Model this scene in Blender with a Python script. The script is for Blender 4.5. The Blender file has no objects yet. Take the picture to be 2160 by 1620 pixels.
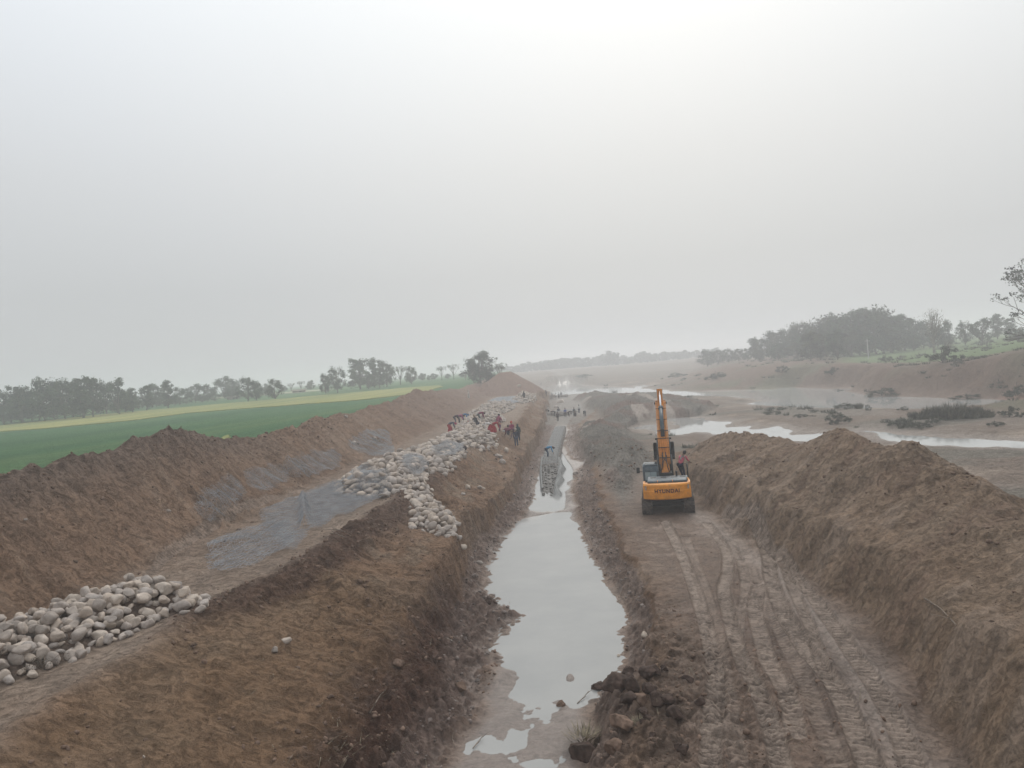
import bpy, bmesh, math, random
import numpy as np
from mathutils import Vector, Matrix, Euler

# ------------------------------------------------------------------ scene, camera, sky, sun, exposure
SC = bpy.context.scene
COL = SC.collection
random.seed(7)
RNG = np.random.default_rng(11)
Q = 1.0                                   # terrain resolution factor

FPX = 1600.0                              # focal length in photograph pixels (2160 wide)
ROLL = math.atan(0.08)
PITCH = math.asin(35 * math.cos(ROLL) / FPX)
CAM = np.array([0.0, 0.0, 10.0])
_F = np.array([0, math.cos(PITCH), -math.sin(PITCH)])
_R0 = np.array([1.0, 0, 0]); _U0 = np.array([0, math.sin(PITCH), math.cos(PITCH)])
_R = _R0 * math.cos(ROLL) - _U0 * math.sin(ROLL)
_U = _U0 * math.cos(ROLL) + _R0 * math.sin(ROLL)
cd = bpy.data.cameras.new('camera'); cam = bpy.data.objects.new('camera', cd); COL.objects.link(cam)
cd.sensor_width = 36; cd.lens = 36 * FPX / 2160; cd.clip_start = 0.2; cd.clip_end = 6000
cam.matrix_world = Matrix(((_R[0], _U[0], -_F[0], CAM[0]), (_R[1], _U[1], -_F[1], CAM[1]),
                           (_R[2], _U[2], -_F[2], CAM[2]), (0, 0, 0, 1)))
SC.camera = cam
SC.render.engine = 'CYCLES'
SC.cycles.use_denoising = True
SC.cycles.max_bounces = 10; SC.cycles.diffuse_bounces = 3; SC.cycles.glossy_bounces = 3
SC.cycles.volume_bounces = 6; SC.cycles.transparent_max_bounces = 12
SC.cycles.sample_clamp_indirect = 4.0
SC.view_settings.view_transform = 'Standard'; SC.view_settings.look = 'None'
SC.view_settings.exposure = 0.0; SC.view_settings.gamma = 1.0; SC.view_settings.use_curve_mapping = False

SUN_EL, SUN_AZ = math.radians(38), math.radians(14)      # azimuth measured from +Y towards +X
W = bpy.data.worlds.new('World'); SC.world = W; W.use_nodes = True
nt = W.node_tree; nt.nodes.clear()
out = nt.nodes.new('ShaderNodeOutputWorld')
sky = nt.nodes.new('ShaderNodeTexSky'); sky.sky_type = 'NISHITA'; sky.sun_disc = False
sky.sun_elevation = SUN_EL; sky.sun_rotation = SUN_AZ; sky.dust_density = 6; sky.air_density = 1.5
bg1 = nt.nodes.new('ShaderNodeBackground'); bg1.inputs[1].default_value = 0.05
nt.links.new(sky.outputs[0], bg1.inputs[0])
tc = nt.nodes.new('ShaderNodeTexCoord'); sp = nt.nodes.new('ShaderNodeSeparateXYZ')
nt.links.new(tc.outputs['Generated'], sp.inputs[0])
ramp = nt.nodes.new('ShaderNodeValToRGB')                # overcast layer: brightness by elevation
el = ramp.color_ramp.elements
el[0].position = 0.0; el[0].color = (0.66, 0.665, 0.66, 1)
el[1].position = 1.0; el[1].color = (1.25, 1.28, 1.30, 1)
for p, c in ((0.12, (0.67, 0.677, 0.672, 1)), (0.25, (0.79, 0.797, 0.795, 1)), (0.45, (0.99, 1.02, 1.04, 1)), (0.62, (1.15, 1.18, 1.2, 1))):
    e = el.new(p); e.color = c
nt.links.new(sp.outputs[2], ramp.inputs[0])
dot = nt.nodes.new('ShaderNodeVectorMath'); dot.operation = 'DOT_PRODUCT'   # bright veil round the hidden sun
nt.links.new(tc.outputs['Generated'], dot.inputs[0])
dot.inputs[1].default_value = (math.sin(SUN_AZ) * math.cos(SUN_EL), math.cos(SUN_AZ) * math.cos(SUN_EL), math.sin(SUN_EL))
mr = nt.nodes.new('ShaderNodeMapRange'); mr.interpolation_type = 'SMOOTHSTEP'
mr.inputs[1].default_value = 0.62; mr.inputs[2].default_value = 1.0; mr.inputs[3].default_value = 0.90; mr.inputs[4].default_value = 1.02
nt.links.new(dot.outputs['Value'], mr.inputs[0])
warm = nt.nodes.new('ShaderNodeMix'); warm.data_type = 'RGBA'; warm.blend_type = 'MULTIPLY'; warm.inputs[0].default_value = 1
wc = nt.nodes.new('ShaderNodeMix'); wc.data_type = 'RGBA'
mr2 = nt.nodes.new('ShaderNodeMapRange'); mr2.inputs[1].default_value = 0.75; mr2.inputs[2].default_value = 1.0
nt.links.new(dot.outputs['Value'], mr2.inputs[0]); nt.links.new(mr2.outputs[0], wc.inputs[0])
wc.inputs[6].default_value = (0.965, 0.985, 1.015, 1); wc.inputs[7].default_value = (1.0, 1.0, 0.99, 1)
nt.links.new(ramp.outputs[0], warm.inputs[6]); nt.links.new(wc.outputs[2], warm.inputs[7])
bg2 = nt.nodes.new('ShaderNodeBackground')
nt.links.new(warm.outputs[2], bg2.inputs[0]); nt.links.new(mr.outputs[0], bg2.inputs[1])
mixw = nt.nodes.new('ShaderNodeMixShader'); mixw.inputs[0].default_value = 0.93
nt.links.new(bg1.outputs[0], mixw.inputs[1]); nt.links.new(bg2.outputs[0], mixw.inputs[2])
nt.links.new(mixw.outputs[0], out.inputs[0])

sd = bpy.data.lights.new('sun', 'SUN'); so = bpy.data.objects.new('sun', sd); COL.objects.link(so)
sd.energy = 1.2; sd.angle = math.radians(14); sd.color = (1.0, 0.95, 0.88)
so.rotation_euler = Euler((math.radians(90) - SUN_EL, 0, math.pi - SUN_AZ)); so.location = (20, 60, 60)

# ------------------------------------------------------------------ helpers
def ray(px, py):
    d = _F + _R * (px - 1080) / FPX + _U * (810 - py) / FPX
    return d
def atz(px, py, z):
    d = ray(px, py); return CAM + d * ((z - CAM[2]) / d[2])
def aty(px, py, y):
    d = ray(px, py); return CAM + d * (y / d[1])
def px_of(p):
    v = np.asarray(p, float) - CAM; f = v @ _F
    return 1080 + FPX * (v @ _R) / f, 810 - FPX * (v @ _U) / f
def ss(a, b, x):
    t = np.clip((x - a) / (b - a), 0, 1); return t * t * (3 - 2 * t)

def _hash(ix, iy, s):
    n = (ix * 374761393 + iy * 668265263 + s * 974634777) & 0xffffffff
    n = ((n ^ (n >> 13)) * 1274126177) & 0xffffffff
    return ((n ^ (n >> 16)) & 0xffff) / 65535.0
def vnoise(x, y, s=0):
    fx = np.floor(x); fy = np.floor(y); ix = fx.astype(np.int64); iy = fy.astype(np.int64)
    u = x - fx; v = y - fy; u = u * u * (3 - 2 * u); v = v * v * (3 - 2 * v)
    a = _hash(ix, iy, s); b = _hash(ix + 1, iy, s); c = _hash(ix, iy + 1, s); d = _hash(ix + 1, iy + 1, s)
    return (a + (b - a) * u + (c - a) * v + (a - b - c + d) * u * v) * 2 - 1
def fbm(x, y, s=0, o=4, g=0.5):
    r = 0; a = 1.0; t = 0
    for k in range(o):
        cx, sx = math.cos(k * 1.3), math.sin(k * 1.3)
        r = r + a * vnoise((x * cx - y * sx) + 17.3 * k, (x * sx + y * cx) - 9.1 * k, s + k); t += a
        a *= g; x = x * 2.03; y = y * 2.03
    return r / t
def domes(x, y, s=0, dens=0.8):
    """lumps: one rounded bump per cell with random place, size and presence"""
    fx = np.floor(x).astype(np.int64); fy = np.floor(y).astype(np.int64); best = np.zeros_like(x)
    for i in (-1, 0, 1):
        for j in (-1, 0, 1):
            cx = fx + i; cy = fy + j
            h1 = _hash(cx, cy, s); h2 = _hash(cx, cy, s + 5); h3 = _hash(cx, cy, s + 9); h4 = _hash(cx, cy, s + 13)
            r = 0.25 + 0.5 * h3
            dx = x - (cx + h1); dy = y - (cy + h2)
            ang = h4 * 6.28; c = np.cos(ang); sn = np.sin(ang)
            ex = dx * c + dy * sn; ey = (-dx * sn + dy * c) * 1.6
            q = 1 - (ex * ex + ey * ey) / (r * r)
            b = np.where((q > 0) & (h4 < dens), np.sqrt(np.maximum(q, 0)) * r, 0)
            best = np.maximum(best, b)
    return best
def rot2(x, y, deg):
    c, s = math.cos(math.radians(deg)), math.sin(math.radians(deg)); return x * c - y * s, x * s + y * c

def poly_sd(px, py, P):
    """signed distance to polygon, positive inside"""
    P = np.asarray(P, float); n = len(P); d2 = np.full(px.shape, 1e18); ins = np.zeros(px.shape, bool)
    for i in range(n):
        ax, ay = P[i]; bx, by = P[(i + 1) % n]
        ex, ey = bx - ax, by - ay; wx, wy = px - ax, py - ay
        t = np.clip((wx * ex + wy * ey) / (ex * ex + ey * ey + 1e-12), 0, 1)
        d2 = np.minimum(d2, (wx - ex * t) ** 2 + (wy - ey * t) ** 2)
        c = ((ay > py) != (by > py)) & (px < (bx - ax) * (py - ay) / (by - ay + 1e-12) + ax)
        ins ^= c
    d = np.sqrt(d2); return np.where(ins, d, -d)

def new_mesh(name, V, Fq, smooth=True):
    me = bpy.data.meshes.new(name)
    V = np.asarray(V, np.float32)
    if isinstance(Fq, np.ndarray):
        k = Fq.shape[1]; nf = len(Fq)
        me.vertices.add(len(V)); me.vertices.foreach_set('co', V.ravel())
        me.loops.add(nf * k); me.loops.foreach_set('vertex_index', Fq.astype(np.int32).ravel())
        me.polygons.add(nf); me.polygons.foreach_set('loop_start', np.arange(0, nf * k, k, dtype=np.int32))
        me.polygons.foreach_set('loop_total', np.full(nf, k, np.int32))
        me.update(calc_edges=True)
    else:
        me.from_pydata([tuple(map(float, v)) for v in V], [], Fq); me.update()
    if smooth:
        me.polygons.foreach_set('use_smooth', np.ones(len(me.polygons), bool))
    return me
def add_obj(name, me, mat=None, parent=None, bevel=0):
    o = bpy.data.objects.new(name, me); COL.objects.link(o)
    if mat is not None and len(me.materials) == 0: me.materials.append(mat)
    if parent is not None: o.parent = parent
    if bevel:
        b = o.modifiers.new('b', 'BEVEL'); b.width = bevel; b.segments = 2; b.limit_method = 'ANGLE'; b.angle_limit = math.radians(40)
    return o
def tag(o, label=None, cat=None, group=None, kind=None):
    if label: o['label'] = label
    if cat: o['category'] = cat
    if group: o['group'] = group
    if kind: o['kind'] = kind
    return o
def empty(name, loc, rz=0):
    o = bpy.data.objects.new(name, None); COL.objects.link(o); o.location = [float(v) for v in loc]; o.rotation_euler.z = rz
    o.empty_display_size = 0.3
    return o

class MB:
    def __init__(s): s.v = []; s.f = []
    def add(s, vs, fs):
        b = len(s.v); s.v += [tuple(map(float, v)) for v in vs]; s.f += [tuple(i + b for i in f) for f in fs]
    def box(s, c, size, M=None):
        hx, hy, hz = [k / 2 for k in size]
        vs = [Vector((x, y, z)) for x in (-hx, hx) for y in (-hy, hy) for z in (-hz, hz)]
        if M is not None: vs = [M @ v for v in vs]
        vs = [v + Vector(c) for v in vs]
        s.add(vs, [(0, 1, 3, 2), (4, 6, 7, 5), (0, 4, 5, 1), (2, 3, 7, 6), (0, 2, 6, 4), (1, 5, 7, 3)])
    def tube(s, pts, r, n=8, cap=True):
        pts = [Vector(p) for p in pts]; rs = r if isinstance(r, (list, tuple)) else [r] * len(pts)
        up = Vector((0, 0, 1)); base = len(s.v); ring = []
        for i, p in enumerate(pts):
            d = (pts[min(i + 1, len(pts) - 1)] - pts[max(i - 1, 0)]).normalized()
            a = d.cross(up)
            if a.length < 0.05: a = d.cross(Vector((1, 0, 0)))
            a.normalize(); b = d.cross(a)
            for k in range(n):
                t = 2 * math.pi * k / n
                s.v.append(tuple(p + (a * math.cos(t) + b * math.sin(t)) * rs[i]))
        for i in range(len(pts) - 1):
            for k in range(n):
                k2 = (k + 1) % n; o = base + i * n
                s.f.append((o + k, o + k2, o + n + k2, o + n + k))
        if cap:
            s.f.append(tuple(base + k for k in range(n))[::-1]); s.f.append(tuple(base + (len(pts) - 1) * n + k for k in range(n)))
    def prism(s, prof, x0, x1):
        """profile [(y,z)] extruded along x"""
        n = len(prof); vs = [(x0, y, z) for y, z in prof] + [(x1, y, z) for y, z in prof]
        fs = [tuple(range(n))[::-1], tuple(range(n, 2 * n))] + [(i, (i + 1) % n, n + (i + 1) % n, n + i) for i in range(n)]
        s.add(vs, fs)
    def prism_z(s, prof, z0, z1, top_scale=1.0):
        n = len(prof); cx = sum(p[0] for p in prof) / n; cy = sum(p[1] for p in prof) / n
        vs = [(x, y, z0) for x, y in prof] + [(cx + (x - cx) * top_scale, cy + (y - cy) * top_scale, z1) for x, y in prof]
        fs = [tuple(range(n))[::-1], tuple(range(n, 2 * n))] + [(i, (i + 1) % n, n + (i + 1) % n, n + i) for i in range(n)]
        s.add(vs, fs)
    def build(s, name, mat, parent=None, smooth=False, bevel=0):
        me = bpy.data.meshes.new(name); me.from_pydata(s.v, [], s.f); me.update()
        bm = bmesh.new(); bm.from_mesh(me); bmesh.ops.recalc_face_normals(bm, faces=bm.faces); bm.to_mesh(me); bm.free()
        if smooth:
            for p in me.polygons: p.use_smooth = True
        return add_obj(name, me, mat, parent, bevel)

# ------------------------------------------------------------------ materials
def mat_base(name):
    m = bpy.data.materials.new(name); m.use_nodes = True; n = m.node_tree; b = n.nodes['Principled BSDF']; return m, n, b
def N(n, t, **kw):
    x = n.nodes.new(t)
    for k, v in kw.items(): setattr(x, k, v)
    return x
def noise_node(n, scale, detail=4, rough=0.6, vec=None, dist=0):
    t = N(n, 'ShaderNodeTexNoise'); t.inputs['Scale'].default_value = scale; t.inputs['Detail'].default_value = detail
    t.inputs['Roughness'].default_value = rough; t.inputs['Distortion'].default_value = dist
    if vec is not None: n.links.new(vec, t.inputs['Vector'])
    return t
def simple(name, c, rough=0.7, metal=0.0, var=0.15, vscale=8.0, bump=0.0, bscale=30, c2=None, spec=0.4, dirt=None, rand=0.0):
    m, n, b = mat_base(name)
    tcn = N(n, 'ShaderNodeTexCoord')
    no = noise_node(n, vscale, 4, 0.65, tcn.outputs['Object'])
    r = N(n, 'ShaderNodeMapRange'); r.inputs[1].default_value = 0.35; r.inputs[2].default_value = 0.65
    n.links.new(no.outputs[0], r.inputs[0])
    mx = N(n, 'ShaderNodeMix', data_type='RGBA')
    c2 = c2 or tuple(k * (1 - var * 2) for k in c)
    mx.inputs[6].default_value = (*c2, 1); mx.inputs[7].default_value = (*[min(1, k * (1 + var * 0.5)) for k in c], 1)
    n.links.new(r.outputs[0], mx.inputs[0]); last = mx.outputs[2]
    if dirt:
        d2 = noise_node(n, dirt[1], 5, 0.7, tcn.outputs['Object'])
        r2 = N(n, 'ShaderNodeMapRange'); r2.inputs[1].default_value = dirt[2]; r2.inputs[2].default_value = dirt[2] + 0.15; r2.inputs[4].default_value = dirt[3]
        n.links.new(d2.outputs[0], r2.inputs[0])
        m2 = N(n, 'ShaderNodeMix', data_type='RGBA'); n.links.new(r2.outputs[0], m2.inputs[0])
        n.links.new(last, m2.inputs[6]); m2.inputs[7].default_value = (*dirt[0], 1); last = m2.outputs[2]
    if rand:
        oi = N(n, 'ShaderNodeObjectInfo'); r3 = N(n, 'ShaderNodeMapRange'); r3.inputs[3].default_value = 1 - rand; r3.inputs[4].default_value = 1 + rand
        n.links.new(oi.outputs['Random'], r3.inputs[0])
        vm = N(n, 'ShaderNodeVectorMath', operation='SCALE'); n.links.new(last, vm.inputs[0]); n.links.new(r3.outputs[0], vm.inputs['Scale']); last = vm.outputs[0]
    n.links.new(last, b.inputs['Base Color'])
    b.inputs['Roughness'].default_value = rough; b.inputs['Metallic'].default_value = metal
    b.inputs['Specular IOR Level'].default_value = spec
    if bump:
        bn = noise_node(n, bscale, 5, 0.7, tcn.outputs['Object']); bp = N(n, 'ShaderNodeBump')
        bp.inputs['Strength'].default_value = bump; bp.inputs['Distance'].default_value = 0.02
        n.links.new(bn.outputs[0], bp.inputs['Height']); n.links.new(bp.outputs[0], b.inputs['Normal'])
    return m

def ground_mat():
    m, n, b = mat_base('soil')
    at = N(n, 'ShaderNodeAttribute', attribute_name='albedo'); wt = N(n, 'ShaderNodeAttribute', attribute_name='wet')
    g = N(n, 'ShaderNodeNewGeometry')
    n1 = noise_node(n, 1.1, 6, 0.65, g.outputs['Position']); n2 = noise_node(n, 9, 5, 0.7, g.outputs['Position']); n3 = noise_node(n, 45, 3, 0.7, g.outputs['Position'])
    def rng(src, lo, hi, a=0.3, c=0.7):
        r = N(n, 'ShaderNodeMapRange'); r.inputs[1].default_value = a; r.inputs[2].default_value = c
        r.inputs[3].default_value = lo; r.inputs[4].default_value = hi; n.links.new(src, r.inputs[0]); return r.outputs[0]
    def mul(a, c):
        x = N(n, 'ShaderNodeMath', operation='MULTIPLY'); n.links.new(a, x.inputs[0]); n.links.new(c, x.inputs[1]); return x.outputs[0]
    f = mul(mul(rng(n1.outputs[0], 0.86, 1.14), rng(n2.outputs[0], 0.76, 1.22)), rng(n3.outputs[0], 0.84, 1.14))
    n4 = noise_node(n, 2.6, 6, 0.72, g.outputs['Position'], 1.2); f = mul(f, rng(n4.outputs[0], 1.07, 0.70, .52, .68))
    vm = N(n, 'ShaderNodeVectorMath', operation='SCALE'); n.links.new(at.outputs['Color'], vm.inputs[0]); n.links.new(f, vm.inputs['Scale'])
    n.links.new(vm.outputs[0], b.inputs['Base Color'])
    n.links.new(rng(wt.outputs['Fac'], 0.95, 0.38, 0, 1), b.inputs['Roughness'])
    n.links.new(rng(wt.outputs['Fac'], 0.15, 0.5, 0, 1), b.inputs['Specular IOR Level'])
    b1 = N(n, 'ShaderNodeBump'); b1.inputs['Distance'].default_value = 0.11; hs = N(n, 'ShaderNodeMath', operation='MULTIPLY_ADD'); hs.inputs[1].default_value = -0.9; n.links.new(rng(n4.outputs[0], 0, 1, .48, .68), hs.inputs[0]); n.links.new(n2.outputs[0], hs.inputs[2]); n.links.new(hs.outputs[0], b1.inputs['Height'])
    b2 = N(n, 'ShaderNodeBump'); b2.inputs['Distance'].default_value = 0.035; b2.inputs['Strength'].default_value = 0.8
    n.links.new(rng(wt.outputs['Fac'], 1.0, 0.22, 0, 1), b1.inputs['Strength'])
    n.links.new(n3.outputs[0], b2.inputs['Height']); n.links.new(b1.outputs[0], b2.inputs['Normal']); n.links.new(b2.outputs[0], b.inputs['Normal'])
    return m
def water_mat(name, c, rough, c2):
    m, n, b = mat_base(name); g = N(n, 'ShaderNodeNewGeometry')
    no = noise_node(n, 0.35, 4, 0.6, g.outputs['Position'])
    mx = N(n, 'ShaderNodeMix', data_type='RGBA'); mx.inputs[6].default_value = (*c, 1); mx.inputs[7].default_value = (*c2, 1)
    r = N(n, 'ShaderNodeMapRange'); r.inputs[1].default_value = 0.35; r.inputs[2].default_value = 0.7
    n.links.new(no.outputs[0], r.inputs[0]); n.links.new(r.outputs[0], mx.inputs[0]); n.links.new(mx.outputs[2], b.inputs['Base Color'])
    b.inputs['Roughness'].default_value = rough; b.inputs['IOR'].default_value = 1.33
    n2 = noise_node(n, 3.0, 3, 0.5, g.outputs['Position']); bp = N(n, 'ShaderNodeBump'); bp.inputs['Strength'].default_value = 0.08; bp.inputs['Distance'].default_value = 0.02
    n.links.new(n2.outputs[0], bp.inputs['Height']); n.links.new(bp.outputs[0], b.inputs['Normal'])
    return m
def crop_mat(name, c1, c2, s=(0.02, 0.5)):
    m, n, b = mat_base(name); g = N(n, 'ShaderNodeNewGeometry')
    m0 = N(n, 'ShaderNodeMapping'); m0.inputs['Rotation'].default_value = (0, 0, math.radians(11.5)); n.links.new(g.outputs['Position'], m0.inputs[0])
    mp = N(n, 'ShaderNodeMapping'); mp.inputs['Scale'].default_value = (.16, .006, 1)
    n.links.new(m0.outputs[0], mp.inputs[0])
    no = noise_node(n, 1.0, 5, 0.65, mp.outputs[0]); n2 = noise_node(n, 1.6, 5, 0.7, g.outputs['Position'])
    mx = N(n, 'ShaderNodeMix', data_type='RGBA'); mx.inputs[6].default_value = (*c1, 1); mx.inputs[7].default_value = (*c2, 1)
    a = N(n, 'ShaderNodeMath', operation='MULTIPLY_ADD'); a.inputs[1].default_value = 0.5; n.links.new(n2.outputs[0], a.inputs[0])
    h = N(n, 'ShaderNodeMath', operation='MULTIPLY'); h.inputs[1].default_value = 0.5; n.links.new(no.outputs[0], h.inputs[0]); n.links.new(h.outputs[0], a.inputs[2])
    r = N(n, 'ShaderNodeMapRange'); r.inputs[1].default_value = 0.38; r.inputs[2].default_value = 0.62
    n.links.new(a.outputs[0], r.inputs[0]); n.links.new(r.outputs[0], mx.inputs[0]); n.links.new(mx.outputs[2], b.inputs['Base Color'])
    b.inputs['Roughness'].default_value = 0.95; b.inputs['Specular IOR Level'].default_value = 0.1
    bp = N(n, 'ShaderNodeBump'); bp.inputs['Distance'].default_value = 0.2; n.links.new(n2.outputs[0], bp.inputs['Height']); n.links.new(bp.outputs[0], b.inputs['Normal'])
    return m
M_soil = ground_mat()
# ------------------------------------------------------------------ terrain height
def L(*rows):
    a = np.array(rows, float); return a[:, 0], a[:, 1], a[:, 2]
B1 = L((0,-19,7.0),(16,-18.8,7.1),(27,-18.6,7.35),(30.5,-18.5,7.6),(37,-18.2,7.85),(40.7,-18,7.75),(44.6,-17.8,7.1),(47,-17.7,6.8),(53,-17.4,6.9),(60.7,-17,6.2),
       (66,-16.7,6.8),(72,-16.4,6.4),(79,-16,6.9),(96,-15.2,6.8),(110,-14.5,7.5),(123,-13.9,7.2),(150,-12.5,6.4),(175,-11,5.6),(230,-8,6.0),(270,-6,5),(300,-5,1.0),(400,0,1.0))
B2 = L((0,-16,3.4),(22,-15.2,3.4),(30,-14.5,3.4),(45,-13.9,3.4),(64,-12.4,3.4),(77,-11,3.4),(101,-8.6,3.4),(150,-6,3.4),(220,-3,3.4),(260,-1,2.5),(290,0,.9),(400,6,.8))
B3 = L((0,-11.6,3.35),(14,-11.1,3.35),(18,-10.7,3.4),(23.4,-9.6,3.5),(25.7,-8.9,3.5),(30,-7.9,3.52),(39,-6.6,3.5),(43,-6.1,3.6),(53,-4.8,3.6),(66,-3.6,3.6),(98,.9,3.55),(150,3.6,3.5),(200,6.6,3.4),(240,8,2.6),(275,10,.8),(400,20,.8))
B4 = L((0,-6.2,1.6),(18,-5.6,1.6),(23,-5.0,1.7),(28,-4.0,2.0),(32,-3.5,2.2),(36,-3.3,2.2),(41,-3.2,2.0),(46,-2.4,1.6),(50,-1.9,1.4),(56,-1.0,1.4),(65,-.2,1.5),(84,1.6,1.7),(117,4.2,2),(188,7.9,2),(240,11,1.6),(275,13,.7),(400,22,.7))
B5 = L((0,-4.3,.55),(18,-4.0,.5),(20.4,-3.3,.5),(23.5,-2.9,.5),(27,-3.1,.5),(30,-3.0,.5),(36,-2.9,.5),(41,-2.8,.5),(46,-2.05,.45),(50,-1.55,.4),(56,-.6,.4),(65,.15,.4),(84,1.95,.4),(117,4.6,.5),(188,8.5,.5),(240,11.8,.5),(400,23,.6))
B6 = L((0,-3.1,.3),(17,-2.9,.12),(20,-2.5,.05),(21.8,-2.0,.02),(22.8,-2.1,0),(24.1,-1.8,0),(25.9,-1.6,0),(27,-1.9,0),(28.3,-1.3,0),(30.3,-.6,0),(31.1,-1.1,0),(34.7,-2.2,0),(38,-2.15,0),(42.9,-1.7,0),(47.1,-1,0),(52,.2,0),(59.7,.8,0),(69.9,1.5,0),
       (84,3,0),(100,4.6,0),(113,5.6,0),(118,6,.15),(126,6.5,.25),(188,9.6,.3),(240,13,.3),(400,24,.5))
B7 = L((0,.8,.35),(17,.7,.12),(20,1.4,.05),(21.4,1.6,.02),(22.2,1.8,0),(23,2.4,0),(24.7,2.9,0),(27.2,3.4,0),(29.8,3.75,0),(34.6,3.7,0),(38,3.6,0),(42.3,3.4,0),(48.9,3.7,0),(58,4.1,0),(63,4.7,0),(68,5.1,0),(72,6.2,0),(75,7.0,0),(78,5.6,0),(92,5.8,0),(105,7.0,0),(117,8.2,0),(122,8.8,.15),(130,9.5,.25),
       (150,15,.3),(188,19,.3),(240,20,.3),(400,30,.5))
B8 = L((0,2.2,1.2),(16,2.5,1.15),(19,2.9,1.1),(22,3.9,1.0),(27,4.75,.95),(34,4.9,.95),(41,5.1,.9),(50,5.5,.8),(60,6.3,.8),(68,7.2,.7),(75,8.3,.6),(92,8,.6),(117,10,.5),(150,17,.4),(188,21,.4),(240,22,.4),(400,32,.5))
B9 = L((0,7.8,.95),(14,8.2,.95),(16,8.8,.95),(20,10.0,.92),(24.6,10.7,.9),(29,10.8,.9),(36,10.7,.85),(50,10.9,.8),(60,11.6,.8),(75,12.3,.6),(117,14,.5),(188,24,.4),(400,38,.5))
B10 = L((0,9,3.1),(14,9.9,2.95),(19,11.2,2.85),(24,12.1,2.75),(29,12.1,2.7),(34,12.1,2.7),(46,12.5,2.5),(53,12.3,2.4),(60,12.6,1.6),(66,13,.9),(75,14,.6),(117,16,.5),(188,26,.4),(400,40,.5))
B11 = L((0,16.4,3.6),(14,16.4,3.7),(25.6,16.6,4.0),(27,16.6,4.3),(30,16.6,4.7),(31.7,16.6,5.3),(33.6,16.6,5.1),(36.7,16.7,5.5),(41.8,16.8,4.6),(45,16.9,4.1),(48.5,16.9,3.9),(53,16.4,3.95),(57.6,15.6,3.75),(61,15.2,2.9),(66,15.2,1.7),(72,15.5,.7),(117,20,.5),(188,30,.4),(400,46,.5))
B12 = L((0,22,.45),(30,22,.45),(60,20.5,.4),(72,18,.5),(117,25,.4),(188,36,.4),(400,54,.5))
LINES = [B1, B2, B3, B4, B5, B6, B7, B8, B9, B10, B11, B12]

def zfield(x, y): return 5.85 + 1.6 * ss(140, 320, y) - 0.5 * ss(-30, -160, x) * (1 - ss(140, 320, y))
def knots(y):
    X = [np.interp(y, l[0], l[1]) for l in LINES]; Z = [np.interp(y, l[0], l[2]) for l in LINES]
    w = 1.6 + (Z[0] - 5.85) * 1.3
    x0 = X[0] - np.maximum(w, 1.2); z0 = zfield(x0, y)
    # crest shoulder, ridge mid slope, bench lip, shelf, bed
    out = [(x0, z0), (X[0], Z[0])]
    out.append((X[0] + (X[1] - X[0]) * .62, Z[1] + (Z[0] - Z[1]) * .30))
    out.append((X[1], Z[1]))
    out.append((X[2] - 1.0, Z[1] * .97 + .03 * Z[2])); out.append((X[2], Z[2]))
    sh = ss(28, 36, y)
    out.append((X[2] + (X[3] - X[2]) * (.32 + .12 * sh), (Z[2] - .62) * (1 - sh) + sh * (Z[3] + (Z[2] - Z[3]) * .38)))
    for k in (3, 4, 5): out.append((X[k], Z[k]))
    zb = -.35 * ss(22, 25, y) * (1 - ss(112, 118, y)) + .0 * (1 - ss(21, 23, y)) + .22 * ss(116, 124, y)
    out.append(((X[5] + X[6]) / 2, zb))
    out.append((X[6], Z[6])); out.append((X[6] + (X[7] - X[6]) * (.6 - .25 * (1 - ss(21, 24, y))), Z[6] + (Z[7] - Z[6]) * (.42 + .38 * (1 - ss(21, 24, y)))))
    for k in (7, 8, 9, 10, 11): out.append((X[k], Z[k]))
    return out     # 18 knots
# 0 outer foot,1 crest,2 mid,3 foot,4 lip-1,5 berm,6 shelf,7 cliff top,8 foot,9 water L,10 bed,11 water R,12 clod,13 bank,14 plain R,15 cut top,16 crest R,17 foot R

def P0(pts, z): return [tuple(atz(a, b, z)[:2]) for a, b in pts]
RIVERS = [P0([(1128,821),(1198,808),(1245,815),(1320,817),(1420,824),(1320,831),(1240,832),(1150,834)], 0),
          P0([(1340,813),(1376,812),(1350,819),(1370,823),(1460,826),(1640,821),(1667,818),(1799,819),(1775,826),(1849,835),(1978,838),(2040,842),(2300,846),(2300,864),(2160,857),(1946,862),(1751,862),(1622,857),(1573,852),(1600,846),(1560,838),(1500,834),(1440,835),(1400,832),(1345,825)], 0),
          P0([(1341,903),(1354,896),(1375,894),(1388,901),(1409,906),(1412,921),(1394,920),(1367,908)], 0),
          P0([(1428,900),(1407,878),(1430,880),(1467,882),(1526,888),(1509,901),(1540,900),(1567,897),(1590,906),(1654,900),(1680,916),(1761,915),(1740,930),(1640,930),(1550,925),(1467,912),(1420,918)], 0),
          P0([(1810,909),(1881,915),(2011,925),(2160,933),(2400,945),(2400,966),(2160,947),(1978,941),(1881,930),(1833,917)], 0)]
SPOIL = P0([(1200,837),(1240,858),(1255,880),(1208,900),(1204,935),(1232,962),(1262,985),(1262,1005),(1282,1055),(1300,1095),(1330,1092),(1348,1050),(1352,1000),(1385,975),(1375,935),(1335,905),(1340,890),(1400,872),(1500,866),(1530,850),(1480,842),(1400,836),(1300,834),(1230,834)], 1.0)
MOUND = aty(1066, 785, 192)
def arr(*r):
    a = np.array(r, float); return a
FT0 = arr((.20,205,330,1.5),(.26,195,300,3.0),(.325,185,255,4.2),(.39,170,222,4.6),(.44,158,190,4.3),(.47,135,178,3.8),(.53,121,160,3.9),(.575,114,150,4.4),(.625,106,147,4.9),(.675,101,148,5.6),(.8,95,145,6.2),(1.2,90,140,6.5))
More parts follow.
